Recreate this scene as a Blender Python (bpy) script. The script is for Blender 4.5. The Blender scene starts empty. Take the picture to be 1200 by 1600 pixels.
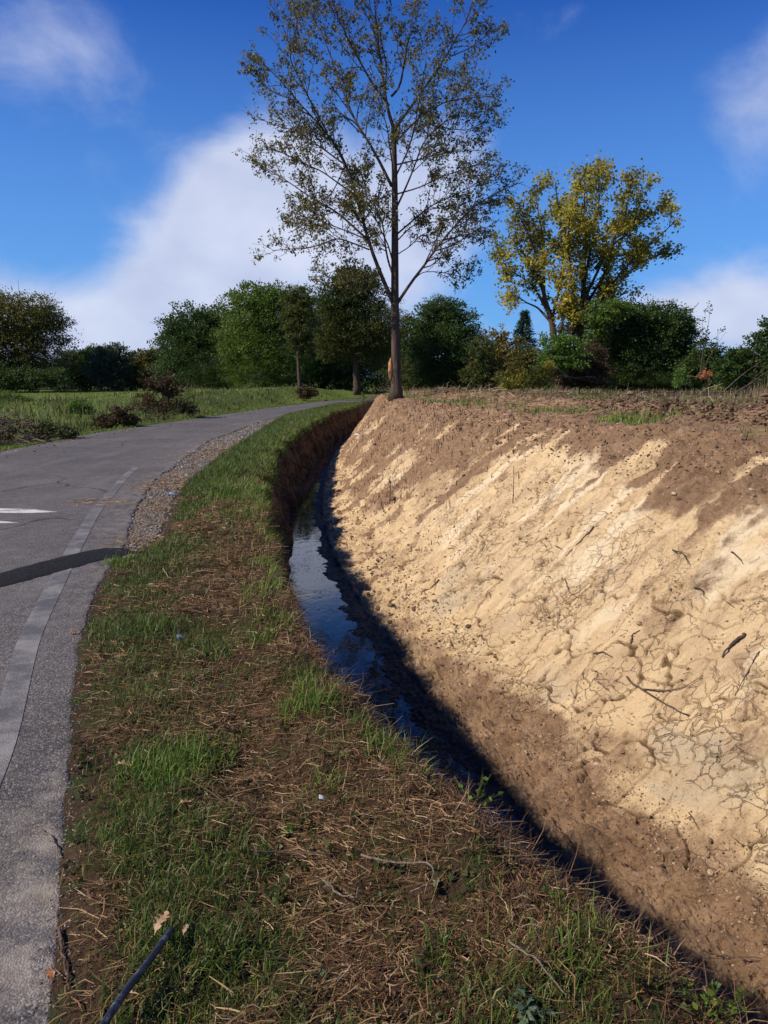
import bpy, math, random
import numpy as np
from mathutils import Vector
random.seed(7)
rng = np.random.default_rng(11)
scene = bpy.context.scene
COL = scene.collection

# ---------------------------------------------------------------- camera
F, HOR, CAMH = 1230.0, 590.0, 1.6            # focal length and horizon in photograph pixels, eye height
PITCH = math.atan((800 - HOR) / F)
cam_d = bpy.data.cameras.new('camera')
cam = bpy.data.objects.new('camera', cam_d); COL.objects.link(cam)
cam.location = (0, 0, CAMH)
cam.rotation_euler = (math.pi / 2 - PITCH, 0, 0)
cam_d.sensor_fit = 'VERTICAL'; cam_d.sensor_height = 36.0; cam_d.lens = F / 1600 * 36.0
cam_d.clip_start = 0.05; cam_d.clip_end = 6000
scene.camera = cam

# ---------------------------------------------------------------- light
SUN_EL = math.radians(40.5)
SX, SY = -0.95, -0.31                          # towards the sun, seen from above
_n = math.hypot(SX, SY); SX /= _n; SY /= _n
sd = bpy.data.lights.new('sun', 'SUN'); sd.energy = 4.8; sd.angle = math.radians(0.5); sd.color = (1.0, 0.915, 0.78)
sun = bpy.data.objects.new('sun', sd); COL.objects.link(sun)
sun.rotation_euler = Vector((-SX * math.cos(SUN_EL), -SY * math.cos(SUN_EL), -math.sin(SUN_EL))).to_track_quat('-Z', 'Y').to_euler()

world = bpy.data.worlds.new('World'); scene.world = world; world.use_nodes = True
def build_world():
    nt = world.node_tree; N = nt.nodes; L = nt.links; N.clear()
    out = N.new('ShaderNodeOutputWorld'); bg = N.new('ShaderNodeBackground'); bg.inputs[1].default_value = 0.067
    L.new(bg.outputs[0], out.inputs[0])
    sky = N.new('ShaderNodeTexSky'); sky.sky_type = 'NISHITA'; sky.sun_disc = False
    sky.sun_elevation = SUN_EL; sky.sun_rotation = math.atan2(SX, SY)
    sky.altitude = 300; sky.air_density = 1.0; sky.dust_density = 0.4; sky.ozone_density = 3.0
    hs = N.new('ShaderNodeHueSaturation'); hs.inputs['Saturation'].default_value = 1.1; hs.inputs['Value'].default_value = 0.95
    L.new(sky.outputs[0], hs.inputs['Color'])
    tc = N.new('ShaderNodeTexCoord'); sep = N.new('ShaderNodeSeparateXYZ'); L.new(tc.outputs['Generated'], sep.inputs[0])
    def math_(op, a, b=None, c=None):
        m = N.new('ShaderNodeMath'); m.operation = op
        for i, v in enumerate((a, b, c)):
            if v is None: continue
            if isinstance(v, (int, float)): m.inputs[i].default_value = v
            else: L.new(v, m.inputs[i])
        return m.outputs[0]
    az = math_('ARCTAN2', sep.outputs[0], sep.outputs[1])
    el = math_('ARCSINE', sep.outputs[2])
    # cloud banks: azimuth, elevation, half widths (degrees), weight
    banks = [(-21.5, 3.0, 9, 3.4, 1.2), (-13, 7.0, 5.2, 5.5, 1.15), (-8.3, 12.5, 4.6, 5.2, 1.1), (0, 9.5, 7, 7, .9), (5.2, 13.3, 3.6, 3.8, .45),
             (-22, 20.5, 6.0, 4.2, .44), (-17, 18, 3, 3, .2), (24.5, 16.5, 4.2, 6, .6), (23, 4.0, 6.5, 2.9, 1.05), (10, 1.5, 10, 3, .6), (11, 22.5, 4.5, 2.2, .36), (-48, 8, 14, 7, 1), (52, 9, 15, 8, 1), (95, 12, 25, 9, 1), (-110, 14, 30, 9, 1), (170, 10, 40, 8, 1)]
    tot = None
    for a, e, wa, we, w in banks:
        da = math_('DIVIDE', math_('SUBTRACT', az, math.radians(a)), math.radians(wa))
        de = math_('DIVIDE', math_('SUBTRACT', el, math.radians(e)), math.radians(we))
        d2 = math_('ADD', math_('MULTIPLY', da, da), math_('MULTIPLY', de, de))
        v = math_('MULTIPLY', math_('EXPONENT', math_('MULTIPLY', d2, -1.1)), w)
        tot = v if tot is None else math_('ADD', tot, v)
    n1 = N.new('ShaderNodeTexNoise'); n1.inputs['Scale'].default_value = 5.5; n1.inputs['Detail'].default_value = 8; n1.inputs['Roughness'].default_value = .58; n1.inputs['Distortion'].default_value = .35
    mp = N.new('ShaderNodeMapping'); mp.inputs['Scale'].default_value = (1, 1, 1.5); mp.inputs['Location'].default_value = (.3, 1.7, .2)
    L.new(tc.outputs['Generated'], mp.inputs[0]); L.new(mp.outputs[0], n1.inputs[0])
    dens = math_('ADD', math_('MULTIPLY', tot, .95), math_('MULTIPLY', math_('SUBTRACT', n1.outputs[0], .5), 1.15))
    mr = N.new('ShaderNodeMapRange'); mr.interpolation_type = 'SMOOTHSTEP'
    mr.inputs[1].default_value = .18; mr.inputs[2].default_value = .86; mr.inputs[4].default_value = .92
    L.new(dens, mr.inputs[0])
    n2 = N.new('ShaderNodeTexNoise'); n2.inputs['Scale'].default_value = 7; n2.inputs['Detail'].default_value = 5
    L.new(mp.outputs[0], n2.inputs[0])
    cr = N.new('ShaderNodeValToRGB'); cr.color_ramp.elements[0].position = .3; cr.color_ramp.elements[0].color = (6.2, 7.0, 9.6, 1)
    cr.color_ramp.elements[1].position = .7; cr.color_ramp.elements[1].color = (9.0, 9.6, 11.6, 1)
    L.new(n2.outputs[0], cr.inputs[0])
    tint = N.new('ShaderNodeMix'); tint.data_type = 'RGBA'; tint.blend_type = 'MULTIPLY'; tint.inputs['Factor'].default_value = 1
    L.new(hs.outputs[0], tint.inputs['A']); tint.inputs['B'].default_value = (.34, .79, 1.68, 1)
    low = N.new('ShaderNodeMapRange'); low.inputs[1].default_value = math.radians(23); low.inputs[2].default_value = math.radians(-2); low.inputs[4].default_value = .85
    L.new(el, low.inputs[0])
    hz = N.new('ShaderNodeMix'); hz.data_type = 'RGBA'; L.new(low.outputs[0], hz.inputs['Factor']); L.new(tint.outputs['Result'], hz.inputs['A']); hz.inputs['B'].default_value = (2.3, 5.6, 10.6, 1)
    mx = N.new('ShaderNodeMix'); mx.data_type = 'RGBA'
    L.new(mr.outputs[0], mx.inputs['Factor']); L.new(hz.outputs['Result'], mx.inputs['A']); L.new(cr.outputs[0], mx.inputs['B'])
    L.new(mx.outputs['Result'], bg.inputs[0])
build_world()
vs = scene.view_settings
vs.view_transform = 'Standard'; vs.look = 'None'; vs.exposure = 0.3; vs.gamma = 1.0; vs.use_curve_mapping = False
scene.cycles.max_bounces = 6; scene.cycles.diffuse_bounces = 3; scene.cycles.transmission_bounces = 4; scene.cycles.transparent_max_bounces = 6

# ---------------------------------------------------------------- sight helpers (photograph point -> place)
def ray(u, v):
    a = (u - 600) / F; b = (800 - v) / F
    return np.array([a, math.cos(PITCH) + b * math.sin(PITCH), -math.sin(PITCH) + b * math.cos(PITCH)])
def gnd(u, v, z=0.0):
    d = ray(u, v); t = (z - CAMH) / d[2]
    return np.array([d[0] * t, d[1] * t, z])
def at(u, v, y):
    d = ray(u, v); t = y / d[1]
    return np.array([d[0] * t, y, CAMH + d[2] * t])

# ---------------------------------------------------------------- numpy noise
_P = rng.permutation(512); _P = np.concatenate([_P, _P, _P])
_G = rng.normal(size=(512, 2)); _G /= np.linalg.norm(_G, axis=1)[:, None]
_R = rng.random((512, 2))
def perlin(x, y):
    x = np.asarray(x, float); y = np.asarray(y, float)
    xi = np.floor(x).astype(int); yi = np.floor(y).astype(int); xf = x - xi; yf = y - yi
    u = xf * xf * xf * (xf * (xf * 6 - 15) + 10); v = yf * yf * yf * (yf * (yf * 6 - 15) + 10)
    def g(i, j):
        h = _P[(_P[(xi + i) & 511] + yi + j) & 511]
        return _G[h, 0] * (xf - i) + _G[h, 1] * (yf - j)
    a = g(0, 0) * (1 - u) + g(1, 0) * u; b = g(0, 1) * (1 - u) + g(1, 1) * u
    return (a * (1 - v) + b * v) * 1.5
def fbm(x, y, oct=4, gain=.5):
    s = 0; a = 1; f = 1
    for i in range(oct):
        s = s + a * perlin(x * f + 17.3 * i, y * f + 9.1 * i); a *= gain; f *= 2.03
    return s
def worley(x, y):
    xi = np.floor(x).astype(int); yi = np.floor(y).astype(int)
    f1 = np.full(x.shape, 9.); f2 = np.full(x.shape, 9.)
    for i in (-1, 0, 1):
        for j in (-1, 0, 1):
            h = _P[(_P[(xi + i) & 511] + yi + j) & 511]
            d = np.hypot(xi + i + _R[h, 0] - x, yi + j + _R[h, 1] - y)
            f2 = np.where(d < f1, f1, np.minimum(f2, d)); f1 = np.minimum(f1, d)
    return f1, f2
def vedge(x, y):
    xi = np.floor(x).astype(int); yi = np.floor(y).astype(int); best = np.full(x.shape, 9.); bx = np.zeros(x.shape); by = np.zeros(x.shape)
    def cell(i, j):
        h = _P[(_P[(xi + i) & 511] + yi + j) & 511]; return xi + i + _R[h, 0] - x, yi + j + _R[h, 1] - y
    for i in (-1, 0, 1):
        for j in (-1, 0, 1):
            a, b = cell(i, j); d = a * a + b * b; k = d < best; best = np.where(k, d, best); bx = np.where(k, a, bx); by = np.where(k, b, by)
    e = np.full(x.shape, 9.)
    for i in (-2, -1, 0, 1, 2):
        for j in (-2, -1, 0, 1, 2):
            a, b = cell(i, j); dx = a - bx; dy = b - by; L = np.hypot(dx, dy)
            d = np.where(L > 1e-6, ((a + bx) * .5 * dx + (b + by) * .5 * dy) / np.maximum(L, 1e-6), 9.); e = np.minimum(e, d)
    return e
def sstep(a, b, x):
    t = np.clip((x - a) / (b - a), 0, 1); return t * t * (3 - 2 * t)

# ---------------------------------------------------------------- mesh helpers
def link(name, verts, faces, mat, parent=None, smooth=True, attrs=None):
    """verts (N,3); faces: list of integer arrays (M,k)"""
    me = bpy.data.meshes.new(name)
    verts = np.asarray(verts, np.float32); faces = [np.asarray(f, np.int32) for f in faces if len(f)]
    me.vertices.add(len(verts)); me.vertices.foreach_set('co', verts.ravel())
    loops = np.concatenate([f.ravel() for f in faces]); cnt = np.concatenate([np.full(len(f), f.shape[1], np.int32) for f in faces])
    st = np.concatenate([[0], np.cumsum(cnt)[:-1]]).astype(np.int32)
    me.loops.add(len(loops)); me.loops.foreach_set('vertex_index', loops)
    me.polygons.add(len(cnt)); me.polygons.foreach_set('loop_start', st); me.polygons.foreach_set('loop_total', cnt)
    me.polygons.foreach_set('use_smooth', np.full(len(cnt), smooth, bool))
    for k, v in (attrs or {}).items():
        a = me.attributes.new(k, 'FLOAT', 'POINT'); a.data.foreach_set('value', np.asarray(v, np.float32).ravel())
    me.update(calc_edges=True); me.validate()
    if mat: me.materials.append(mat)
    o = bpy.data.objects.new(name, me); COL.objects.link(o)
    if parent is not None: o.parent = parent
    return o
def grid_faces(nr, nc):
    i = np.arange(nr - 1)[:, None] * nc + np.arange(nc - 1)[None, :]
    i = i.ravel(); return np.stack([i, i + 1, i + nc + 1, i + nc], 1)
def tag(o, label=None, cat=None, group=None, kind=None):
    if label: o['label'] = label
    if cat: o['category'] = cat
    if group: o['group'] = group
    if kind: o['kind'] = kind
    return o
def thing(name, loc, label, cat, group=None):
    o = bpy.data.objects.new(name, None); COL.objects.link(o); o.location = loc; o.empty_display_size = .2
    return tag(o, label, cat, group)
class MB:
    def __init__(s): s.v = []; s.f = {}; s.n = 0
    def add(s, v, *fs):
        v = np.asarray(v, float)
        for f in fs:
            f = np.asarray(f, int)
            if len(f): s.f.setdefault(f.shape[1], []).append(f + s.n)
        s.v.append(v); s.n += len(v)
    def tube(s, pts, rad, sides=6, cap=True):
        pts = np.asarray(pts, float); n = len(pts); rad = np.broadcast_to(np.asarray(rad, float), (n,))
        tan = np.gradient(pts, axis=0); tan /= np.linalg.norm(tan, axis=1)[:, None] + 1e-9
        ref = np.array([0, 0, 1.]) if abs(tan[0, 2]) < .8 else np.array([1., 0, 0])
        a = np.cross(tan, ref); a /= np.linalg.norm(a, axis=1)[:, None] + 1e-9; b = np.cross(tan, a)
        th = np.arange(sides) * 2 * math.pi / sides
        ring = a[:, None, :] * np.cos(th)[None, :, None] + b[:, None, :] * np.sin(th)[None, :, None]
        v = (pts[:, None, :] + ring * rad[:, None, None]).reshape(-1, 3)
        i = np.arange(n - 1)[:, None] * sides; j = np.arange(sides)[None, :]; k = (j + 1) % sides
        q = np.stack([i + j, i + k, i + sides + k, i + sides + j], 2).reshape(-1, 4)
        if cap:
            v = np.vstack([v, pts[-1:] + tan[-1:] * rad[-1], pts[:1]]); c = n * sides
            e = (n - 1) * sides; jj = np.arange(sides); kk = (jj + 1) % sides
            s.add(v, q, np.stack([e + jj, e + kk, np.full(sides, c)], 1), np.stack([kk, jj, np.full(sides, c + 1)], 1))
        else: s.add(v, q)
    def leaves(s, C, D, size, aspect=.5, spread=None):
        """rhombic leaves: base C, direction D (unit), length size"""
        n = len(C); size = np.broadcast_to(np.asarray(size, float), (n,))[:, None]
        w = np.cross(D, rng.normal(size=(n, 3))); w /= np.linalg.norm(w, axis=1)[:, None] + 1e-9
        nn = np.cross(D, w)
        v = np.stack([C, C + D * size * .45 + w * size * aspect * .5, C + D * size + nn * size * .12, C + D * size * .45 - w * size * aspect * .5], 1).reshape(-1, 3)
        i = np.arange(n)[:, None] * 4
        s.add(v, np.hstack([i, i + 1, i + 2, i + 3]))
    def blades(s, P, az, lean, h, w, curl):
        """grass blades: base P, heading az, lean (radians from upright), height, width, extra lean of the upper half"""
        n = len(P); hd = np.stack([np.cos(az), np.sin(az), np.zeros(n)], 1); up = np.array([0, 0, 1.])
        sd_ = np.stack([-np.sin(az), np.cos(az), np.zeros(n)], 1)
        tw = rng.uniform(-1, 1, n)[:, None]; sd_ = sd_ * np.cos(tw) + hd * np.sin(tw)
        l1 = lean; l2 = lean + curl
        m = P + (hd * np.sin(l1)[:, None] + up * np.cos(l1)[:, None]) * (h * .55)[:, None]
        t = m + (hd * np.sin(l2)[:, None] + up * np.cos(l2)[:, None]) * (h * .45)[:, None]
        W = sd_ * (w * .5)[:, None]
        v = np.stack([P - W, P + W, m + W * .8, m - W * .8, t], 1).reshape(-1, 3)
        i = np.arange(n)[:, None] * 5
        s.add(v, np.hstack([i, i + 1, i + 2, i + 3]), np.hstack([i + 3, i + 2, i + 4]))
    def straws(s, P, az, tilt, ln, w, bend):
        """thin strips lying on the ground"""
        n = len(P); d0 = az - bend; d1 = az + bend
        def vec(a, t): return np.stack([np.cos(a) * np.cos(t), np.sin(a) * np.cos(t), np.sin(t)], 1)
        a = P; b = a + vec(d0, tilt) * (ln * .5)[:, None]; c = b + vec(d1, tilt - .25) * (ln * .5)[:, None]
        sdv = np.stack([-np.sin(az), np.cos(az), rng.uniform(-.9, .9, n)], 1) * (w * .5)[:, None]
        v = np.stack([a - sdv, a + sdv, b + sdv, b - sdv, c + sdv * .5, c - sdv * .5], 1).reshape(-1, 3)
        i = np.arange(n)[:, None] * 6
        s.add(v, np.hstack([i, i + 1, i + 2, i + 3]), np.hstack([i + 3, i + 2, i + 4, i + 5]))
    def clods(s, C, size, flat=.6):
        n = len(C); t = (1 + 5 ** .5) / 2
        B = np.array([(-1, t, 0), (1, t, 0), (-1, -t, 0), (1, -t, 0), (0, -1, t), (0, 1, t), (0, -1, -t), (0, 1, -t), (t, 0, -1), (t, 0, 1), (-t, 0, -1), (-t, 0, 1)]) / 1.9
        T = np.array([(0, 11, 5), (0, 5, 1), (0, 1, 7), (0, 7, 10), (0, 10, 11), (1, 5, 9), (5, 11, 4), (11, 10, 2), (10, 7, 6), (7, 1, 8), (3, 9, 4), (3, 4, 2), (3, 2, 6), (3, 6, 8), (3, 8, 9), (4, 9, 5), (2, 4, 11), (6, 2, 10), (8, 6, 7), (9, 8, 1)])
        an = rng.uniform(0, 6.28, n); ca, sa = np.cos(an), np.sin(an)
        V = B[None] * rng.uniform(.55, 1.25, (n, 12, 1)) * np.stack([rng.uniform(.7, 1.4, n), rng.uniform(.6, 1.1, n), rng.uniform(flat * .7, flat * 1.2, n)], 1)[:, None, :]
        V = np.stack([V[..., 0] * ca[:, None] - V[..., 1] * sa[:, None], V[..., 0] * sa[:, None] + V[..., 1] * ca[:, None], V[..., 2]], 2)
        V = V * np.asarray(size)[:, None, None] + C[:, None, :]
        s.add(V.reshape(-1, 3), (np.arange(n)[:, None, None] * 12 + T[None]).reshape(-1, 3))
    def build(s, name, mat, parent=None, smooth=True, origin=None):
        v = np.vstack(s.v)
        if origin is not None: v = v - np.asarray(origin)[None]
        return link(name, v, [np.vstack(x) for x in s.f.values()], mat, parent, smooth)

# ---------------------------------------------------------------- materials
class NT:
    def __init__(s, name):
        s.m = bpy.data.materials.new(name); s.m.use_nodes = True; s.t = s.m.node_tree; s.t.nodes.clear()
        s.out = s.t.nodes.new('ShaderNodeOutputMaterial')
    def n(s, typ, **kw):
        x = s.t.nodes.new('ShaderNode' + typ)
        for k, v in kw.items(): setattr(x, k, v)
        return x
    def put(s, sock, v):
        if hasattr(v, 'links') or isinstance(v, bpy.types.NodeSocket): s.t.links.new(v, sock)
        elif isinstance(v, tuple): sock.default_value = v if len(v) != 3 or sock.type != 'RGBA' else (*v, 1)
        else: sock.default_value = v
    def math(s, op, a, b=0.0, clamp=False):
        x = s.n('Math', operation=op, use_clamp=clamp); s.put(x.inputs[0], a); s.put(x.inputs[1], b); return x.outputs[0]
    def noise(s, scale, detail=4, rough=.5, vec=None, dist=0.0, out=0):
        x = s.n('TexNoise'); x.inputs['Scale'].default_value = scale; x.inputs['Detail'].default_value = detail; x.inputs['Roughness'].default_value = rough; x.inputs['Distortion'].default_value = dist
        if vec is not None: s.put(x.inputs[0], vec)
        return x.outputs[out]
    def voro(s, scale, feature='F1', vec=None, out=0):
        x = s.n('TexVoronoi', feature=feature); x.inputs['Scale'].default_value = scale
        if vec is not None: s.put(x.inputs[0], vec)
        return x.outputs[out]
    def pos(s): return s.n('NewGeometry').outputs['Position']
    def obj(s): return s.n('TexCoord').outputs['Object']
    def mapv(s, vec, scale=(1, 1, 1), rot=(0, 0, 0)):
        x = s.n('Mapping'); s.put(x.inputs[0], vec); x.inputs['Scale'].default_value = scale; x.inputs['Rotation'].default_value = rot; return x.outputs[0]
    def attr(s, name): return s.n('Attribute', attribute_name=name).outputs['Fac']
    def ramp(s, fac, stops, interp='LINEAR'):
        x = s.n('ValToRGB'); r = x.color_ramp; r.interpolation = interp
        while len(r.elements) < len(stops): r.elements.new(.5)
        for e, (p, c) in zip(r.elements, stops):
            e.position = p; e.color = (*c, 1) if not isinstance(c, (int, float)) else (c, c, c, 1)
        s.put(x.inputs[0], fac); return x.outputs[0]
    def mr(s, v, a, b, c=0.0, d=1.0):
        x = s.n('MapRange', interpolation_type='SMOOTHSTEP'); s.put(x.inputs[0], v)
        for i, q in enumerate((a, b, c, d)): x.inputs[i + 1].default_value = q
        return x.outputs[0]
    def mix(s, f, a, b, blend='MIX'):
        x = s.n('Mix', data_type='RGBA', blend_type=blend); s.put(x.inputs['Factor'], f); s.put(x.inputs['A'], a); s.put(x.inputs['B'], b); return x.outputs['Result']
    def bump(s, h, strength=1.0, dist=.01, normal=None):
        x = s.n('Bump'); x.inputs['Strength'].default_value = strength; x.inputs['Distance'].default_value = dist; s.put(x.inputs['Height'], h)
        if normal is not None: s.put(x.inputs['Normal'], normal)
        return x.outputs[0]
    def bsdf(s, col, rough=.8, normal=None, spec=.3, **kw):
        x = s.n('BsdfPrincipled'); s.put(x.inputs['Base Color'], col); s.put(x.inputs['Roughness'], rough); s.put(x.inputs['Specular IOR Level'], spec)
        if normal is not None: s.put(x.inputs['Normal'], normal)
        return x.outputs[0]
    def done(s, sh): s.t.links.new(sh, s.out.inputs[0]); return s.m

def leaf_mat(name, stops, trans=.35, rough=.5, patch=None, pscale=.5):
    t = NT(name); rnd = t.n('NewGeometry').outputs['Random Per Island']
    c = t.ramp(rnd, stops)
    if patch:                                   # clumps of another leaf colour through the crown
        c = t.mix(t.mr(t.noise(pscale, 3, .6, t.pos()), .40, .56), c, t.ramp(rnd, patch))
    d = t.bsdf(c, rough, spec=.25)
    tr = t.n('BsdfTranslucent'); t.put(tr.inputs[0], t.mix(.6, c, (.55, .6, .12), 'MULTIPLY') if False else c)
    m = t.n('MixShader'); m.inputs[0].default_value = trans
    t.t.links.new(d, m.inputs[1]); t.t.links.new(tr.outputs[0], m.inputs[2])
    return t.done(m.outputs[0])
def bark_mat(name, a, b, scale=14, flat=.12):
    t = NT(name); v = t.mapv(t.obj(), (1, 1, flat))
    h = t.noise(scale, 5, .6, v); return t.done(t.bsdf(t.ramp(h, [(.3, a), (.7, b)]), .9, t.bump(h, 1.0, .03)))
M = {}
M['bark_dark'] = bark_mat('dark_bark', (.028, .018, .013), (.115, .075, .052))
M['bark_brown'] = bark_mat('brown_bark', (.035, .024, .016), (.12, .082, .055))
M['twig'] = bark_mat('twig_wood', (.05, .032, .02), (.16, .11, .07), 40)
M['pale_twig'] = bark_mat('pale_twig_wood', (.10, .075, .05), (.25, .19, .13), 40)
M['wound'] = bark_mat('bare_wood', (.36, .15, .06), (.58, .3, .14), 20)
M['leaf_main'] = leaf_mat('olive_brown_leaf', [(0, (.055, .065, .018)), (.5, (.125, .125, .036)), (.85, (.21, .165, .045)), (1, (.27, .14, .035))], .4)
M['leaf_yellow'] = leaf_mat('yellow_leaf', [(0, (.08, .11, .024)), (.5, (.19, .19, .035)), (1, (.38, .28, .035))], .5, patch=[(0, (.28, .26, .04)), (1, (.58, .46, .06))], pscale=.45)
M['leaf_green'] = leaf_mat('mid_green_leaf', [(0, (.055, .105, .016)), (.6, (.115, .175, .028)), (1, (.18, .23, .038))], .42)
M['leaf_dark'] = leaf_mat('dark_green_leaf', [(0, (.026, .056, .014)), (.6, (.055, .095, .02)), (1, (.09, .13, .028))], .4)
M['leaf_olive'] = leaf_mat('olive_leaf', [(0, (.062, .072, .016)), (.6, (.125, .122, .025)), (1, (.2, .155, .03))], .42)
M['leaf_rust'] = leaf_mat('green_and_rust_leaf', [(0, (.028, .052, .012)), (.6, (.055, .082, .018)), (1, (.085, .10, .024))], .38, patch=[(0, (.05, .07, .014)), (.75, (.09, .105, .02)), (1, (.16, .115, .024))], pscale=.35)
M['leaf_grey'] = leaf_mat('grey_green_leaf', [(0, (.05, .075, .042)), (1, (.10, .125, .07))], .3)
M['leaf_conifer'] = leaf_mat('conifer_needles', [(0, (.02, .05, .03)), (1, (.05, .09, .05))], .15)
M['leaf_bright'] = leaf_mat('bright_green_leaf', [(0, (.06, .13, .02)), (1, (.15, .24, .04))], .45)
M['leaf_vine'] = leaf_mat('yellow_and_green_vine_leaf', [(0, (.08, .15, .02)), (.6, (.22, .22, .03)), (.85, (.45, .33, .04)), (1, (.4, .06, .03))], .4)
M['leaf_red'] = leaf_mat('reddish_brown_leaf', [(0, (.03, .034, .014)), (.5, (.07, .045, .02)), (1, (.12, .055, .026))], .3)
M['leaf_weed'] = leaf_mat('weed_leaf', [(0, (.025, .045, .012)), (.6, (.055, .075, .018)), (.85, (.12, .10, .032)), (1, (.22, .15, .05))], .3)
M['leaf_pale'] = leaf_mat('grey_leaf', [(0, (.06, .10, .06)), (1, (.15, .19, .13))], .3)
M['grass'] = leaf_mat('green_grass', [(0, (.045, .080, .014)), (.5, (.085, .135, .024)), (.85, (.15, .19, .04)), (1, (.27, .21, .08))], .35, .45)
M['lush'] = leaf_mat('lush_grass', [(0, (.07, .13, .018)), (.7, (.155, .235, .034)), (1, (.27, .30, .07))], .42, .45)
M['meadow'] = leaf_mat('meadow_blades', [(0, (.07, .115, .02)), (.6, (.15, .20, .035)), (.9, (.24, .25, .06)), (1, (.28, .25, .09))], .45, .45)
M['straw'] = leaf_mat('dead_straw', [(0, (.045, .021, .010)), (.4, (.135, .068, .030)), (.78, (.26, .15, .068)), (.95, (.42, .27, .13)), (1, (.56, .43, .26))], .2, .6)
M['stub'] = leaf_mat('dark_stubble', [(0, (.035, .022, .014)), (.8, (.09, .055, .035)), (1, (.2, .14, .09))], .1, .8)
M['dry'] = leaf_mat('dry_weed_stem', [(0, (.12, .085, .045)), (.6, (.26, .19, .1)), (1, (.42, .34, .2))], .3, .7)
M['tan_leaf'] = leaf_mat('tan_dead_leaf', [(0, (.42, .25, .13)), (1, (.5, .32, .18))], .3)
M['orange_leaf'] = leaf_mat('orange_dead_leaf', [(0, (.36, .13, .05)), (1, (.4, .16, .06))], .3)

# ================================================================ THE GROUND AND ITS LINES
def curve(pts, w=.35):
    y = np.array([p[0] for p in pts], float); x = np.array([p[1] for p in pts], float)
    Y = np.arange(y[0], y[-1], .05); X = np.interp(Y, y, x)
    k = int(w / .05) * 2 + 1
    for _ in range(2):
        X = np.convolve(np.pad(X, k // 2, mode='reflect', reflect_type='odd'), np.ones(k) / k, mode='valid')
    return lambda q: np.interp(q, Y, X)
LIP0 = curve([(-4, 2.6), (-1, 1.75), (1, 1.12), (1.73, .80), (2.1, .53), (2.84, .11), (3.34, -.11), (4.13, -.39), (5.2, -.70), (6.7, -1.0), (9.37, -1.55), (12, -1.92), (15.3, -2.25), (20, -2.5), (26.7, -2.62), (34, -2.4), (40, -1.95), (47, -1.3), (53, 0), (57, 5), (62, 25)])
LIP = lambda y: LIP0(y) + .06 * fbm(np.asarray(y) * 1.7, np.asarray(y) * 0 + 3.3, 4) * np.clip(np.asarray(y) / 4, .5, 2.6)
ROADR = curve([(-4, .1), (-1, -.35), (1.73, -.84), (2.39, -1.08), (3.34, -1.44), (4.67, -1.9), (6.48, -2.38), (7.2, -2.45), (9.37, -3.05), (12.4, -3.65), (16.6, -4.12), (20, -4.5), (28.7, -4.62), (33.5, -4.4), (45, -3.2), (54, -1.4), (60, 5), (64, 25)])
GRASSR = curve([(-4, .1), (-1, -.35), (1.73, -.82), (2.39, -1.06), (3.34, -1.43), (4.67, -1.88), (6.48, -2.34), (7.2, -2.25), (7.8, -2.2), (11.6, -2.98), (18, -3.4), (26, -3.85), (33, -4.15), (45, -3.1), (54, -1.3), (60, 5.2), (64, 25)])
ROADL = curve([(-4, -6.6), (5, -7.6), (12, -8.3), (17.3, -8.5), (23.5, -8.5), (31, -7.55), (44, -6.0), (56, -4.0), (63, -1), (67, 5), (72, 25)], 1.0)
R0 = lambda y: LIP0(y) + np.interp(y, [-4, 2, 3, 5, 6, 9, 12, 16, 26, 40, 60], [1.6, 1.55, 1.52, 1.42, 1.36, 1.28, 1.14, 1.04, .88, .74, .7])
TOP0 = curve([(-4, 6.4), (2, 4.3), (4, 3.65), (6.24, 3.04), (7.83, 2.62), (11.4, 2.1), (15, 1.65), (18, 1.3), (24, .25), (30, -.1), (36, .2), (44, 1.0), (53, 3.4), (57, 8), (62, 28)], 1.2)
TOP = lambda y: TOP0(y) + .10 * fbm(np.asarray(y) * .6, np.asarray(y) * 0 + 8.1, 3)
ZT = lambda y: np.interp(y, [-4, 7, 12, 18, 26, 45, 62], [1.12, 1.1, 1.06, 1.0, .95, .8, .6])
WATER_Z = -1.10
def verge_z(x, y):
    e = np.clip((x - GRASSR(y) + .06) / .35, 0, 1)
    return -.006 + .045 * e + e * (.035 * fbm(x * 1.1, y * 1.1, 3) + .016 * fbm(x * 6, y * 6, 3)) + .04 * sstep(6, 14, y) * e * (1 + .8 * perlin(x * 2 + 4, y * .8)) + .085 * np.exp(-((x - LIP0(y) + .16) / .26) ** 2) * sstep(7.5, 4.5, y) * (.75 + .5 * perlin(x * 1.5, y * 1.8))
def right_z(x, y):
    d = x - TOP(y)
    fall = sstep(60, 120, y)
    ridge = np.exp(-((d - 1.55) / .5) ** 2) * (.09 + .10 * np.clip(fbm(x * 1.3, y * 1.3, 4) + .3, 0, 1.4)) * sstep(5, 9, y) * (1 - sstep(28, 40, y))
    return (ZT(y) + ridge + .05 * sstep(0, 2, d) + .05 * fbm(x * .5, y * .5, 3) * sstep(.5, 3, d)) * (1 - fall)
def left_z(x, y):
    d = ROADL(y) - x
    ridge = .9 * np.exp(-((d - 5.5) / 2.6) ** 2) * sstep(33, 44, y) * (1 - sstep(62, 70, y))
    return -.03 * np.clip(d / .3, 0, 1) - .25 * np.exp(-((d - 1.8) / .9) ** 2) * (1 - sstep(50, 60, y)) + ridge + .10 * fbm(x * .35, y * .35, 3) * sstep(.5, 3, d) * (1 - sstep(60, 110, y)) + .35 * sstep(3, 8, d) * (1 - sstep(38, 55, y))

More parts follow.
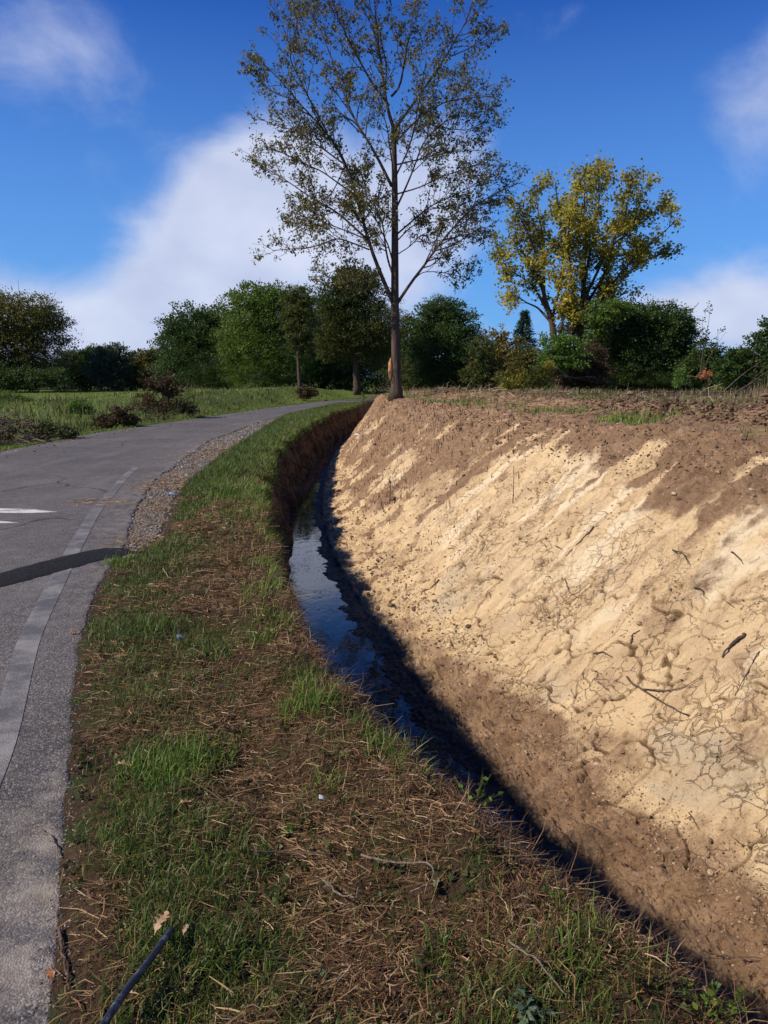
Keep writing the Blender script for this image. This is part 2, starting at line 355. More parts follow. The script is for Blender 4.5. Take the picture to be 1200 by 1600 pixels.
# ---- materials of the ground
def m_ground():
    t = NT('field_grass'); p = t.pos()
    a = t.noise(.25, 5, .6, p); b = t.noise(6, 5, .7, p)
    g = t.ramp(a, [(.3, (.08, .12, .022)), (.55, (.13, .18, .032)), (.75, (.19, .20, .055))])
    c = t.mix(t.mr(b, .35, .7), g, (.07, .075, .025))
    soil = t.mr(t.noise(.8, 4, .6, p), .30, .52)
    c = t.mix(t.math('MULTIPLY', soil, t.attr('bare')), c, (.15, .095, .055))
    return t.done(t.bsdf(c, .95, t.bump(b, 1, .12), spec=.1))
def m_verge():
    t = NT('verge_soil'); p = t.pos()
    a = t.noise(3, 5, .6, p); b = t.noise(40, 4, .7, p)
    c = t.ramp(a, [(.3, (.032, .02, .012)), (.6, (.06, .036, .02)), (.8, (.085, .055, .03))])
    c = t.mix(t.mr(t.noise(5, 4, .6, p), .5, .6), c, (.035, .04, .013))
    return t.done(t.bsdf(c, .95, t.bump(b, 1, .02), spec=.1))
def m_asphalt():
    t = NT('worn_asphalt'); p = t.pos()
    ag = t.voro(150, 'F1', p); agc = t.voro(150, 'F1', p, 1)
    sep = t.n('SeparateColor'); t.put(sep.inputs[0], agc)
    base = t.ramp(sep.outputs[0], [(0, (.056, .049, .050)), (.5, (.126, .110, .103)), (.85, (.22, .195, .180)), (1, (.42, .38, .34))])
    big = t.noise(.6, 5, .6, p)
    c = t.mix(1, base, t.ramp(big, [(.3, .42), (.5, .57), (.7, .74)]), 'MULTIPLY')
    st = t.noise(1, 4, .6, t.mapv(p, (2.2, .35, 1), (0, 0, .25)))
    c = t.mix(t.mr(st, .48, .72, 0, .55), c, (.135, .12, .112))
    # hairline cracks and tar seams
    w = t.n('VectorMath', operation='ADD'); t.put(w.inputs[0], p); t.put(w.inputs[1], t.mapv(t.noise(2.2, 3, .5, p, out=1), (.5, .5, 0)))
    ce = t.voro(.42, 'DISTANCE_TO_EDGE', w.outputs[0])
    gate = t.mr(t.noise(.33, 2, .5, p), .5, .58)
    cr = t.math('MULTIPLY', t.mr(ce, .004, .014, 1, 0), gate)
    c = t.mix(t.math('MULTIPLY', cr, .85), c, (.025, .022, .022))
    # sand washed from the verge over the margin
    du = t.math('MULTIPLY', t.attr('edge'), t.mr(t.noise(6.5, 6, .7, p), .40, .60))
    c = t.mix(t.math('MULTIPLY', du, .8), c, t.ramp(t.noise(9, 4, .6, p), [(.35, (.20, .16, .115)), (.65, (.38, .325, .26))]))
    h = t.math('ADD', t.math('MULTIPLY', ag, -.7), t.math('MULTIPLY', t.noise(30, 4, .6, p), .6))
    h = t.math('SUBTRACT', h, t.math('MULTIPLY', cr, 2))
    return t.done(t.bsdf(c, .8, t.bump(h, .6, .006), spec=.25))
def m_paint(worn, col=(.62, .6, .57)):
    t = NT('worn_road_paint'); p = t.pos()
    ag = t.voro(150, 'F1', p); n = t.math('ADD', t.math('ADD', t.math('MULTIPLY', t.noise(3.2, 5, .7, p), .8), .1), t.math('MULTIPLY', t.noise(110, 3, .7, p), .55))
    c = t.mix(t.mr(n, worn - .14, worn + .14), (.085, .078, .078), col)
    return t.done(t.bsdf(c, .7, t.bump(ag, .5, .004)))
def m_tar():
    t = NT('black_tar'); p = t.pos(); v = t.voro(220, 'F1', p)
    c = t.mix(t.mr(t.noise(40, 4, .7, p), .45, .7), (.010, .0095, .0095), (.030, .028, .028))
    return t.done(t.bsdf(c, .85, t.bump(v, .7, .005), spec=.15))
def m_gravel():
    t = NT('pale_gravel'); p = t.pos(); v = t.voro(38, 'F1', p); vc = t.voro(38, 'F1', p, 1)
    s = t.n('SeparateColor'); t.put(s.inputs[0], vc)
    c = t.ramp(s.outputs[0], [(0, (.09, .075, .062)), (.6, (.19, .165, .145)), (1, (.34, .31, .28))])
    c = t.mix(t.mr(t.noise(2.2, 5, .65, p), .34, .5), c, t.ramp(t.noise(14, 4, .7, p), [(.35, (.10, .07, .045)), (.65, (.24, .18, .12))]))
    return t.done(t.bsdf(c, .9, t.bump(t.math('MULTIPLY', v, -1.0), 1, .03)))
def m_water():
    t = NT('ditch_water'); p = t.pos()
    h = t.noise(9, 3, .5, t.mapv(p, (1, .5, 1))); sc = t.mr(t.math('ADD', t.noise(26, 4, .65, p), t.math('MULTIPLY', t.noise(2.2, 2, .5, p), .3)), .74, .80)
    x = t.n('BsdfPrincipled'); t.put(x.inputs['Base Color'], t.mix(sc, (.012, .013, .010), (.06, .055, .035)))
    t.put(x.inputs['Roughness'], t.math('ADD', .03, t.math('MULTIPLY', sc, .5))); x.inputs['IOR'].default_value = 1.33; x.inputs['Specular IOR Level'].default_value = .8
    t.put(x.inputs['Normal'], t.bump(h, .12, .01)); return t.done(x.outputs[0])
def m_bank():
    t = NT('excavated_clay'); p = t.pos()
    uv = t.n('CombineXYZ'); t.put(uv.inputs[0], t.attr('s')); t.put(uv.inputs[1], t.attr('w')); st = uv.outputs[0]
    n1 = t.noise(2.2, 5, .6, p); n2 = t.noise(14, 5, .65, p); n3 = t.noise(70, 4, .7, p)
    streak = t.noise(1, 6, .65, t.mapv(st, (5, 1.3, 1), (0, 0, .2)))
    sand = t.ramp(n1, [(.3, (.57, .40, .215)), (.5, (.69, .50, .28)), (.72, (.76, .57, .335))])
    sand = t.mix(t.mr(streak, .40, .66, 0, .6), sand, (.42, .275, .165))
    c = t.mix(t.mr(t.math('ADD', t.attr('smear'), t.math('MULTIPLY', t.math('SUBTRACT', n2, .5), .9)), .12, .85), sand, (.76, .60, .385))
    c = t.mix(t.math('MULTIPLY', t.math('MULTIPLY', t.attr('clay'), .75), t.mr(n1, .35, .6)), c, (.50, .40, .265))
    brown = t.ramp(t.noise(5, 5, .65, p), [(.3, (.18, .105, .058)), (.55, (.28, .172, .10)), (.75, (.39, .256, .158))])
    lo = t.math('ADD', t.math('ADD', t.attr('loose'), t.math('MULTIPLY', t.math('SUBTRACT', t.noise(9, 6, .7, t.mapv(p, (1, 1, 1))), .5), 1.1)), t.math('MULTIPLY', t.math('SUBTRACT', n3, .5), .5)); lo = t.mr(lo, .10, .95)
    c = t.mix(lo, c, brown)
    c = t.mix(t.attr('wet_shade'), c, t.ramp(n1, [(.35, (.020, .016, .013)), (.7, (.055, .042, .032))]))  # wet mud tone, with the shade of the ditch mixed into it
    c = t.mix(t.mr(n3, .55, .75, 0, .35), c, t.mix(.5, c, (.75, .58, .36)))
    c = t.mix(t.mr(t.noise(24, 5, .7, p), .52, .66, 0, .32), c, t.mix(1, c, (.62, .52, .42), 'MULTIPLY'))
    n4 = t.noise(34, 5, .75, p); h = t.math('ADD', t.math('ADD', t.math('MULTIPLY', n2, .5), t.math('MULTIPLY', n3, .5)), n4)
    ro = t.math('SUBTRACT', .95, t.math('MULTIPLY', t.attr('wet_shade'), .45))
    w = t.n('VectorMath', operation='ADD'); t.put(w.inputs[0], st); t.put(w.inputs[1], t.mapv(t.noise(5, 4, .6, p, out=1), (.16, .16, 0)))
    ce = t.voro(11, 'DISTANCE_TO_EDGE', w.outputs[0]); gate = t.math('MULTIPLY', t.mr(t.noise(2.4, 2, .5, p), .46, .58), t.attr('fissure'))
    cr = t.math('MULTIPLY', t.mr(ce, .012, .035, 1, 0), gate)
    c = t.mix(t.math('MAXIMUM', t.math('MULTIPLY', cr, .42), t.math('MULTIPLY', t.attr('crack'), .9)), c, (.10, .05, .02))  # dark brown painted along the cracks for the shade inside them
    h = t.math('SUBTRACT', h, t.math('MULTIPLY', cr, 1.5))
    nb = t.bump(h, 1.0, .026)
    return t.done(t.bsdf(c, ro, nb, spec=.15))
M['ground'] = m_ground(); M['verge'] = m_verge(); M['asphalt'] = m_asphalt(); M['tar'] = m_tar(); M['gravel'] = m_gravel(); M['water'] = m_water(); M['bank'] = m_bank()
M['line'] = m_paint(.80, (.235, .215, .195)); M['arrow'] = m_paint(.70, (.58, .56, .53))
def clod_mat(name, stops):
    t = NT(name); r = t.n('NewGeometry').outputs['Random Per Island']
    return t.done(t.bsdf(t.ramp(r, stops), .95, t.bump(t.noise(90, 4, .7, t.pos()), .8, .01), spec=.1))
M['clod'] = clod_mat('dry_clay_clod', [(0, (.18, .11, .065)), (.5, (.32, .215, .125)), (1, (.46, .34, .21))])
M['clod_brown'] = clod_mat('brown_soil_clod', [(0, (.085, .052, .032)), (.6, (.18, .11, .068)), (1, (.30, .2, .13))])
M['clod_dark'] = clod_mat('dark_soil_clod', [(0, (.07, .042, .026)), (.6, (.16, .10, .062)), (1, (.27, .18, .115))])
M['stone'] = clod_mat('pale_stone', [(0, (.12, .105, .09)), (.7, (.24, .215, .19)), (1, (.40, .365, .32))])

# ---- ground: one sheet to the horizon, dipping beneath the road, verge and ditch that lie over it
def build_ground():
    ys = np.concatenate([np.linspace(-6, 0, 7), np.arange(.6, 20, .5), np.arange(20, 75, .7), np.geomspace(76, 3500, 40)])
    yc = np.clip(ys, -4, 61.5)
    rl = ROADL(yc); tp = TOP(yc) + 2.1
    cl = np.concatenate([-np.geomspace(3000, 34, 22), -np.arange(32, 0.05, -.55), [0.12]])
    cr = np.concatenate([[0], np.arange(.5, 40, .6), np.geomspace(41, 3000, 24)])
    rows = []; bare = []
    for y, a, b in zip(ys, rl, tp):
        xl = a + cl; xr = b + cr; far = sstep(59, 61, y)
        mid = np.linspace(a + .6, b - .3, 6)
        zl = left_z(xl, np.full_like(xl, min(y, 300))); zr = right_z(xr, np.full_like(xr, min(y, 300)))
        zl[-1] = -.05
        zm = np.full(6, -1.9) * (1 - far) - .08 * far
        rows.append(np.stack([np.concatenate([xl, mid, xr]), np.full(len(xl) + 6 + len(xr), y), np.concatenate([zl, zm, zr])], 1))
        bare.append(np.concatenate([0 * xl, 0 * mid + 1, np.exp(-np.clip(cr - 1, 0, None) / 45) * (y < 60)]))
    V = np.vstack(rows); nc = len(rows[0])
    tag(link('ground', V, [grid_faces(len(ys), nc)], M['ground'], attrs={'bare': np.concatenate(bare)}), kind='structure')
build_ground()

# ---- road
def road_z(x, y): return .004 + .02 * perlin(x * .5, y * .35) * np.clip((ROADR(y) - x) / .6, 0, 1) * np.clip((x - ROADL(y)) / .6, 0, 1)
def build_road():
    ys = np.concatenate([np.arange(-3, 8, .05), np.arange(8, 30, .12), np.arange(30, 63.6, .3)])
    f = np.concatenate([np.linspace(0, .8, 40), np.linspace(.81, 1, 40)])
    edge = ROADR(ys) + .012 * fbm(ys * 6, ys * 0 + 1.5, 5) * np.clip(ys / 3, .7, 4) + .02 * fbm(ys * 1.1, ys * 0 + 4.5, 2)
    le = ROADL(np.clip(ys, -4, 71)) + .08 * fbm(ys * .8, ys * 0 + 5.5, 4)
    X = le[:, None] + (edge - le)[:, None] * f[None]; Y = np.repeat(ys[:, None], len(f), 1)
    Z = road_z(X, Y); 
    d = edge[:, None] - X
    E = .9 * np.exp(-np.clip(d - .02, 0, None) / .15) * sstep(3.4, 2.2, Y) + .35 * np.exp(-d / .35) * sstep(4, 8, Y) + .35 * np.exp(-(X - le[:, None]) / .3) + .10
    # broken outer edge turned down
    X2 = np.hstack([X, X[:, -1:] + .02, X[:, -1:] + .03]); Z2 = np.hstack([Z, Z[:, -1:] - .008, Z[:, -1:] - .12]); Y2 = np.hstack([Y, Y[:, :2]]); E2 = np.hstack([E, E[:, -1:], E[:, -1:]])
    tag(link('road', np.stack([X2, Y2, Z2], 2).reshape(-1, 3), [grid_faces(len(ys), len(f) + 2)], M['asphalt'], attrs={'edge': np.clip(E2, 0, 1)}), kind='structure')
build_road()
def ribbon(name, yl, xl, xr, mat, dz=.0028, n=9):
    X = xl[:, None] + (xr - xl)[:, None] * np.linspace(0, 1, n)[None]; Y = np.repeat(yl[:, None], n, 1)
    return tag(link(name, np.stack([X, Y, road_z(X, Y) + dz], 2).reshape(-1, 3), [grid_faces(len(yl), n)], mat), kind='structure')
_y = np.arange(-2, 14.2, .05)
_l = curve([(-3, -.3), (-1, -.72), (1, -1.2), (2, -1.43), (3.16, -1.72), (4.67, -2.27), (6.71, -2.84), (9.37, -3.56), (12.79, -4.29), (15, -4.7)])(_y)
_w = np.interp(_y, [0, 3.2, 6.7, 14], [.13, .135, .14, .12])
ribbon('edge_line', _y, _l, _l + _w, M['line'])
def patch(name, pts, mat, dz):
    pts = np.array(pts); c = pts.mean(0)
    v = np.array([(x, y, float(road_z(np.array(x), np.array(y))) + dz) for x, y in np.vstack([pts, c])])
    n = len(pts); i = np.arange(n)
    return tag(link(name, v, [np.stack([i, (i + 1) % n, np.full(n, n)], 1)], mat), kind='structure')
patch('road_arrow', [(-3.93, 9.36), (-4.35, 9.60), (-4.78, 9.66), (-5.3, 9.50), (-5.3, 9.36), (-4.7, 9.33), (-4.3, 9.30)], M['arrow'], .0032)
patch('road_arrow', [(-4.06, 8.62), (-4.32, 8.76), (-5.2, 8.92), (-5.2, 8.72), (-4.4, 8.60)], M['arrow'], .0032)
def build_tar():
    s = np.linspace(0, 1, 70); P = np.array([(-2.44, 7.26), (-2.62, 6.98), (-3.03, 6.06), (-4.6, 3.1)])
    k = np.array([0, .12, .42, 1]); cx = np.interp(s, k, P[:, 0]); cy = np.interp(s, k, P[:, 1])
    wl = .19 + .02 * fbm(s * 14, s * 0, 3); wr = .19 + .025 * fbm(s * 14, s * 0 + 5, 3)
    wl *= np.clip(s / .04 + .25, 0, 1); wr *= np.clip(s / .04 + .25, 0, 1)
    dx, dy = .88, -.47
    f = np.linspace(-1, 1, 11); off = np.where(f[None] < 0, f[None] * wl[:, None], f[None] * wr[:, None])
    X = cx[:, None] + dx * off; Y = cy[:, None] + dy * off
    Z = road_z(X, Y) + .004 + .008 * (1 - f[None] ** 4)
    tag(link('road_patch', np.stack([X, Y, Z], 2).reshape(-1, 3), [grid_faces(70, 11)], M['tar']), kind='structure')
build_tar()
# ---- gravel shoulder
def build_gravel():
    ys = np.arange(6.6, 36, .06); a = ROADR(ys) - .02; b = GRASSR(ys) + .25
    f = np.linspace(0, 1, 26); X = a[:, None] + (b - a)[:, None] * f; Y = np.repeat(ys[:, None], 26, 1)
    Z = -.012 + .010 * fbm(X * 5, Y * 5, 3)
    tag(link('gravel_shoulder', np.stack([X, Y, Z], 2).reshape(-1, 3), [grid_faces(len(ys), 26)], M['gravel']), kind='structure')
    n = 3000; y = np.exp(rng.uniform(math.log(6.9), math.log(30), n)); f = rng.random(n) ** .8
    x = ROADR(y) - .05 + (GRASSR(y) + .15 - ROADR(y)) * f
    m = MB(); m.clods(np.stack([x, y, np.full(n, -.004)], 1), rng.uniform(.006, .02, n) * np.clip(y / 10, .8, 1.6), .7)
    n = 900; y = np.exp(rng.uniform(math.log(1.4), math.log(9), n)); x = ROADR(y) + rng.normal(.02, .035, n); m.clods(np.stack([x, y, np.maximum(verge_z(x, y), .004)], 1), rng.uniform(.002, .006, n), .7)
    tag(m.build('gravel_stones', M['stone'], smooth=False), kind='stuff')
build_gravel()
# ---- verge
def build_verge():
    ys = np.concatenate([np.arange(-3, 1.2, .2), np.arange(1.2, 8, .025), np.arange(8, 20, .06), np.arange(20, 56, .25)])
    a = GRASSR(ys) - .12; b = LIP(ys) - .03; n = 90
    X = a[:, None] + (b - a)[:, None] * np.linspace(0, 1, n); Y = np.repeat(ys[:, None], n, 1)
    Z = verge_z(X, Y) - .02 * (np.linspace(0, 1, n)[None] < .01)
    tag(link('verge', np.stack([X, Y, Z], 2).reshape(-1, 3), [grid_faces(len(ys), n)], M['verge']), kind='structure')
build_verge()

# ---- ditch: near wall, bed and the freshly cut far bank
BANKF = np.linspace(0, 1, 401); _bz = np.interp(BANKF, [0, .08, .18, .3, .5, .8, .91, 1], [0, .035, .11, .235, .49, .85, .955, 1.0])
_bz = np.convolve(np.pad(_bz, 15, mode='reflect', reflect_type='odd'), np.ones(31) / 31, mode='valid')
def bank_z(f, y):
    z0 = np.interp(y, [3, 7], [-1.07, -1.04])
    return z0 + (ZT(y) - z0) * np.interp(f, BANKF, _bz)
def bank_point(f, y, lift=0.0):
    a = R0(y); b = TOP(y); x = a + (b - a) * f
    return np.stack([x, y, bank_z(f, y) + lift], -1)
BANK_EDGE = {}
def build_ditch():
    ys = [-2.5]
    while ys[-1] < 50:
        y = ys[-1]; ys.append(y + (.12 if y < 1.6 else max(.0048, y * .0016)))
    ys = np.array(ys); nr = len(ys)
    lip = LIP(ys); r0 = R0(ys); tp = TOP(ys)
    # near wall
    fw = np.linspace(0, 1, 60); zw = np.interp(fw, [0, .08, .25, .6, 1], [-.03, -.06, -.25, -.75, -1.2])
    wb = np.interp(ys, [0, 6, 14, 30], [.40, .42, .40, .3])
    Xw = (lip - .06)[:, None] + (wb + .06)[:, None] * fw[None] ** 1.1
    Yw = np.repeat(ys[:, None], 60, 1)
    Zw = zw[None] + np.where(fw[None] < .3, 1, 0) * 0 + verge_z((lip - .06)[:, None], ys[:, None]) * (1 - fw[None])
    Zw = Zw + .09 * fbm(Yw * 2.5, fw[None] * 3 + 0 * Yw, 4) * np.sin(fw * math.pi)[None]
    Xw = Xw + .09 * fbm(Yw * 3 + 40, fw[None] * 4 + 0 * Yw, 4) * np.sin(fw * math.pi)[None]
    # bed
    ff = np.linspace(0, 1, 52)[1:-1]
    bl = Xw[:, -1]
    Xf = bl[:, None] + (r0 - bl)[:, None] * ff; Yf = np.repeat(ys[:, None], 50, 1)
    dry = sstep(6.0, 3.4, ys)[:, None]
    z0_ = np.interp(ys, [3, 7], [-1.07, -1.04])[:, None]; Zf = -1.2 + (z0_ + 1.2) * ff[None] ** 1.5 + .06 * dry * np.sin(math.pi * ff)[None] ** 2 + (.035 * fbm(Xf * 3, Yf * 2.2, 4) + .05 * perlin(Xf * .9 + 5, Yf * .55)) * (1 - ff[None] ** 3) 
    # bank
    nb = 640; fb = np.linspace(0, 1, nb)
    Yb = np.repeat(ys[:, None], nb, 1); Fb = np.repeat(fb[None], nr, 0)
    B = bank_point(Fb, Yb); Xb, Zb = B[..., 0], B[..., 2]
    Wb = Fb * 3.3; S = Yb * 1.05
    # top strip
    nt_ = 100; dt = np.linspace(0, 2.3, nt_ + 1)[1:]
    Xt = tp[:, None] + dt; Yt = np.repeat(ys[:, None], nt_, 1); Zt = right_z(Xt, Yt)
    X = np.hstack([Xw, Xf, Xb, Xt]); Y = np.hstack([Yw, Yf, Yb, Yt]); Z = np.hstack([Zw, Zf, Zb, Zt])
    Fx = np.hstack([np.full((nr, 60), -2.) + 0 * Xw, np.repeat((ff - 1)[None], nr, 0), Fb, 1 + np.repeat(dt[None] / 3.3, nr, 0)])
    W = Fx * 3.3; S = Y * 1.05
    P = np.stack([X, Y, Z], 2)
    Nn = np.cross(np.gradient(P, axis=1), np.gradient(P, axis=0)); Nn /= np.linalg.norm(Nn, axis=2)[..., None] + 1e-9
    Nn *= np.sign(Nn[..., 2:3] + 1e-6)
    # masks
    onb = sstep(-.15, .0, Fx) * (1 - sstep(1.0, 1.06, Fx)); top = sstep(.95, 1.06, Fx)
    n_lo = fbm(S * .55, W * .8, 4); n_st = fbm(S * 2.3 + .35 * fbm(S * 1.5, W * 1.5 + 20, 3), W * .75 + S * .3, 5); n_md = fbm(S * 2.1 + 31, W * 2.1, 4)
    far = sstep(7.5, 17, Y)
    loose = sstep(.74, .92, Fx + .26 * n_lo + .20 * n_st + .24 * far * sstep(.3, .8, Fx))
    near = sstep(9, 5, Y)
    toe = sstep(.22, .10, Fx + .10 * n_lo + .05 * n_md) * (.35 + .65 * near)
    loose = np.clip(np.maximum(loose, toe) + .75 * sstep(.16, .5, n_md * (.7 + .5 * far)) * onb * (.6 + .4 * far) + .42 * far * onb * sstep(.12, .4, Fx) + .9 * far * sstep(.0, .5, n_lo + .30 + .5 * n_st) * onb * sstep(.1, .3, Fx), 0, 1)
    loose = np.maximum(loose, top * .95)
    smear = .85 * sstep(.10, .5, n_st + .06) * onb * sstep(.25, .45, Fx) * (1 - sstep(.85, .95, Fx))
    clay = sstep(.12, .4, fbm(S * .9 + 70, W * 1.3, 3) + .25 * near) * sstep(.12, .2, Fx) * sstep(.5, .3, Fx) * (1 - far * .7) * (1 - toe)
    wall = (Fx < -1.5)
    wet_shade = np.where(wall, sstep(-.55, -1.0, Z), np.maximum(sstep(.07, -.10, Fx + .07 * n_md) * (.8 + .2 * sstep(4, 6, Y)), 0)); wet_shade = np.where(wall, np.clip(wet_shade + .45, 0, 1), wet_shade)  # wet mud of the bed; also darkens bed and near wall for shade
    loose = np.where(wall, 1, loose)
    # relief
    wx = .10 * fbm(S * 3.1, W * 3.1, 3); wy = .10 * fbm(S * 3.1 + 50, W * 3.1 + 9, 3)
    cz = sstep(13, 7.5, Y) * sstep(.09, .16, Fx + .05 * n_md) * sstep(.80, .50, Fx + .15 * n_lo) * (1 - .6 * smear)
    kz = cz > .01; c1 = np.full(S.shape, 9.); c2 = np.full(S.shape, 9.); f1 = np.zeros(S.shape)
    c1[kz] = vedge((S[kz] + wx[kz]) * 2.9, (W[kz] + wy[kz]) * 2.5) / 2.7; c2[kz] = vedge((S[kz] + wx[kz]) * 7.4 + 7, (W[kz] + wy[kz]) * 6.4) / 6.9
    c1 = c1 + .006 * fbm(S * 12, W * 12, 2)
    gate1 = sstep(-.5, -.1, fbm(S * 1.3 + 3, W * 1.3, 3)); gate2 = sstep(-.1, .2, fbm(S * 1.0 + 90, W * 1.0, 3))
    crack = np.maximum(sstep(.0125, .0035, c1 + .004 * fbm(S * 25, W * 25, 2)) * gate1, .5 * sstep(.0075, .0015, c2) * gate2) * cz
    edge_curl = np.exp(-(c1 / .035) ** 2) * gate1 * cz * .011
    plate = perlin(S * 2.6, W * 2.4) * .010 * cz + edge_curl; flat = 1 - .72 * cz
    rough = fbm(S * 9, W * 9, 4); ridge = 1 - np.abs(fbm(S * 5 + 11, W * 5, 4)) * 1.6
    flakes = sstep(.05, .22, fbm(S * 7 + 20, W * 5.0, 4)) * sstep(-.1, .3, fbm(S * 1.6 + 8, W * 1.4, 3))
    h = onb * (.045 * n_lo + flat * (.024 * fbm(S * 4.5, W * .8 + S * .5, 4) + .010 * rough + .022 * flakes * (1 - smear))) + plate
    # flaking crust: sharp-edged terraces a few millimetres high
    fl = fbm(S * 4.2 + 5, W * 3.4 + S * .6, 5) * 3.2; k0 = np.floor(fl); terr = k0 + sstep(.80, .97, fl - k0)
    fl2 = fbm(S * 11 + 50, W * 9, 4) * 2.6; k2 = np.floor(fl2); terr2 = k2 + sstep(.72, .95, fl2 - k2)
    h += onb * flat * (1 - .7 * smear) * (.012 * terr + .008 * terr2 * sstep(-.2, .2, n_md))
    h += loose * np.where(wall, 0, 1) * (.012 * rough + .012 * fbm(S * 22, W * 22, 3) + .008 * ridge * sstep(-.1, .4, n_md))
    h += top * (.03 * fbm(S * 2, W * 2, 4))
    h -= onb * flat * .014 * sstep(.22, .48, fbm(S * 15 + 9, W * 13, 3)) * sstep(-.25, .15, n_md + .5 * n_st) * (1 - .5 * smear)
    h -= .040 * crack
    h += onb * .004 * fbm(S * 30, W * 26, 3)
    P = P + Nn * h[..., None] * np.where(Y[..., None] < 1.0, .5, 1)
    BANK_EDGE['ys'] = ys; BANK_EDGE['P'] = P; BANK_EDGE['nb0'] = 110; BANK_EDGE['fb'] = fb
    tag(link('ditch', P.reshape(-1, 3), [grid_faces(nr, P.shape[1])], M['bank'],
        attrs={'s': S, 'w': W, 'loose': loose, 'smear': smear, 'clay': clay, 'crack': crack, 'fissure': cz, 'wet_shade': np.clip(wet_shade, 0, 1)}), kind='structure')
build_ditch()
def on_bank(f, y):
    """point on the finished bank surface"""
    ys, P, fb = BANK_EDGE['ys'], BANK_EDGE['P'], BANK_EDGE['fb']
    i = np.clip(np.searchsorted(ys, y), 0, len(ys) - 1); j = 110 + np.clip((np.asarray(f) * 639).astype(int), -50, 739)
    return P[i, j]
def hit_bank(u, v):
    """where the sight line through a photograph point meets the bank"""
    P = BANK_EDGE['P'].reshape(-1, 3); d = ray(u, v); d = d / np.linalg.norm(d)
    q = P - np.array([0, 0, CAMH]); t = q @ d; e = np.linalg.norm(q - t[:, None] * d, axis=1) / np.clip(t, .5, None)
    e[t < 1] = 9; ok = e < .004
    if not ok.any(): return P[np.argmin(e)]
    idx = np.where(ok)[0]; return P[idx[np.argmin(t[idx])]]
# ---- water
ys_ = np.concatenate([np.arange(4.2, 12, .1), np.arange(12, 48, .4)]); f_ = np.linspace(0, 1, 12)
_a = LIP(ys_) + .15; _b = R0(ys_) + .25
tag(link('water', np.stack([_a[:, None] + (_b - _a)[:, None] * f_, np.repeat(ys_[:, None], 12, 1), np.full((len(ys_), 12), WATER_Z)], 2).reshape(-1, 3), [grid_faces(len(ys_), 12)], M['water']), kind='structure')

# ================================================================ GRASS, STRAW AND SOIL THAT NOBODY COULD COUNT
def verge_pts(n, y0=1.25, y1=48, pw=1.0, over=.06):
    if pw == 1.0: y = np.exp(rng.uniform(math.log(y0), math.log(y1), n))
    else: y = rng.uniform(y0 ** pw, y1 ** pw, n) ** (1 / pw)
    a = GRASSR(y); b = LIP(y) + over; u = rng.random(n)
    x = a + .02 + (b - a) * u
    return x, y, u
def keep(x, y, u, p): 
    k = rng.random(len(x)) < p; return x[k], y[k], u[k]
# greenness of the mown verge: green strip beside the road, straw in the middle
def green_mask(x, y, u):
    g = .24 + .85 * fbm(x * 1.35 + 3, y * 1.15, 4) + .36 * sstep(.58, .15, u) + .10 * sstep(.62, .35, u) * sstep(4.2, 3.0, y) - .28 * sstep(.35, .75, u) * (y < 12)
    g += .75 * sstep(8.5, 14, y) - .25 * np.exp(-((y - 2.6) / .8) ** 2) * (u > .45) + .25 * sstep(2.3, 1.8, y)
    for (px, py, r) in [(480, 1075, .26), (275, 1190, .30), (230, 880, .45), (330, 770, .8), (405, 990, .22), (340, 1020, .18), (600, 1150, .25), (290, 1530, .25), (250, 1330, .28), (200, 1000, .35)]:
        q = gnd(px, py); g = g + 1.0 * np.exp(-((x - q[0]) ** 2 + (y - q[1]) ** 2) / r ** 2)
    return np.clip(g - .15, 0, 1) * np.clip(-.25 + (u + .05 * perlin(x * 3, y * 3)) * 9 + .8 * sstep(3.5, 6, y), 0, 1)
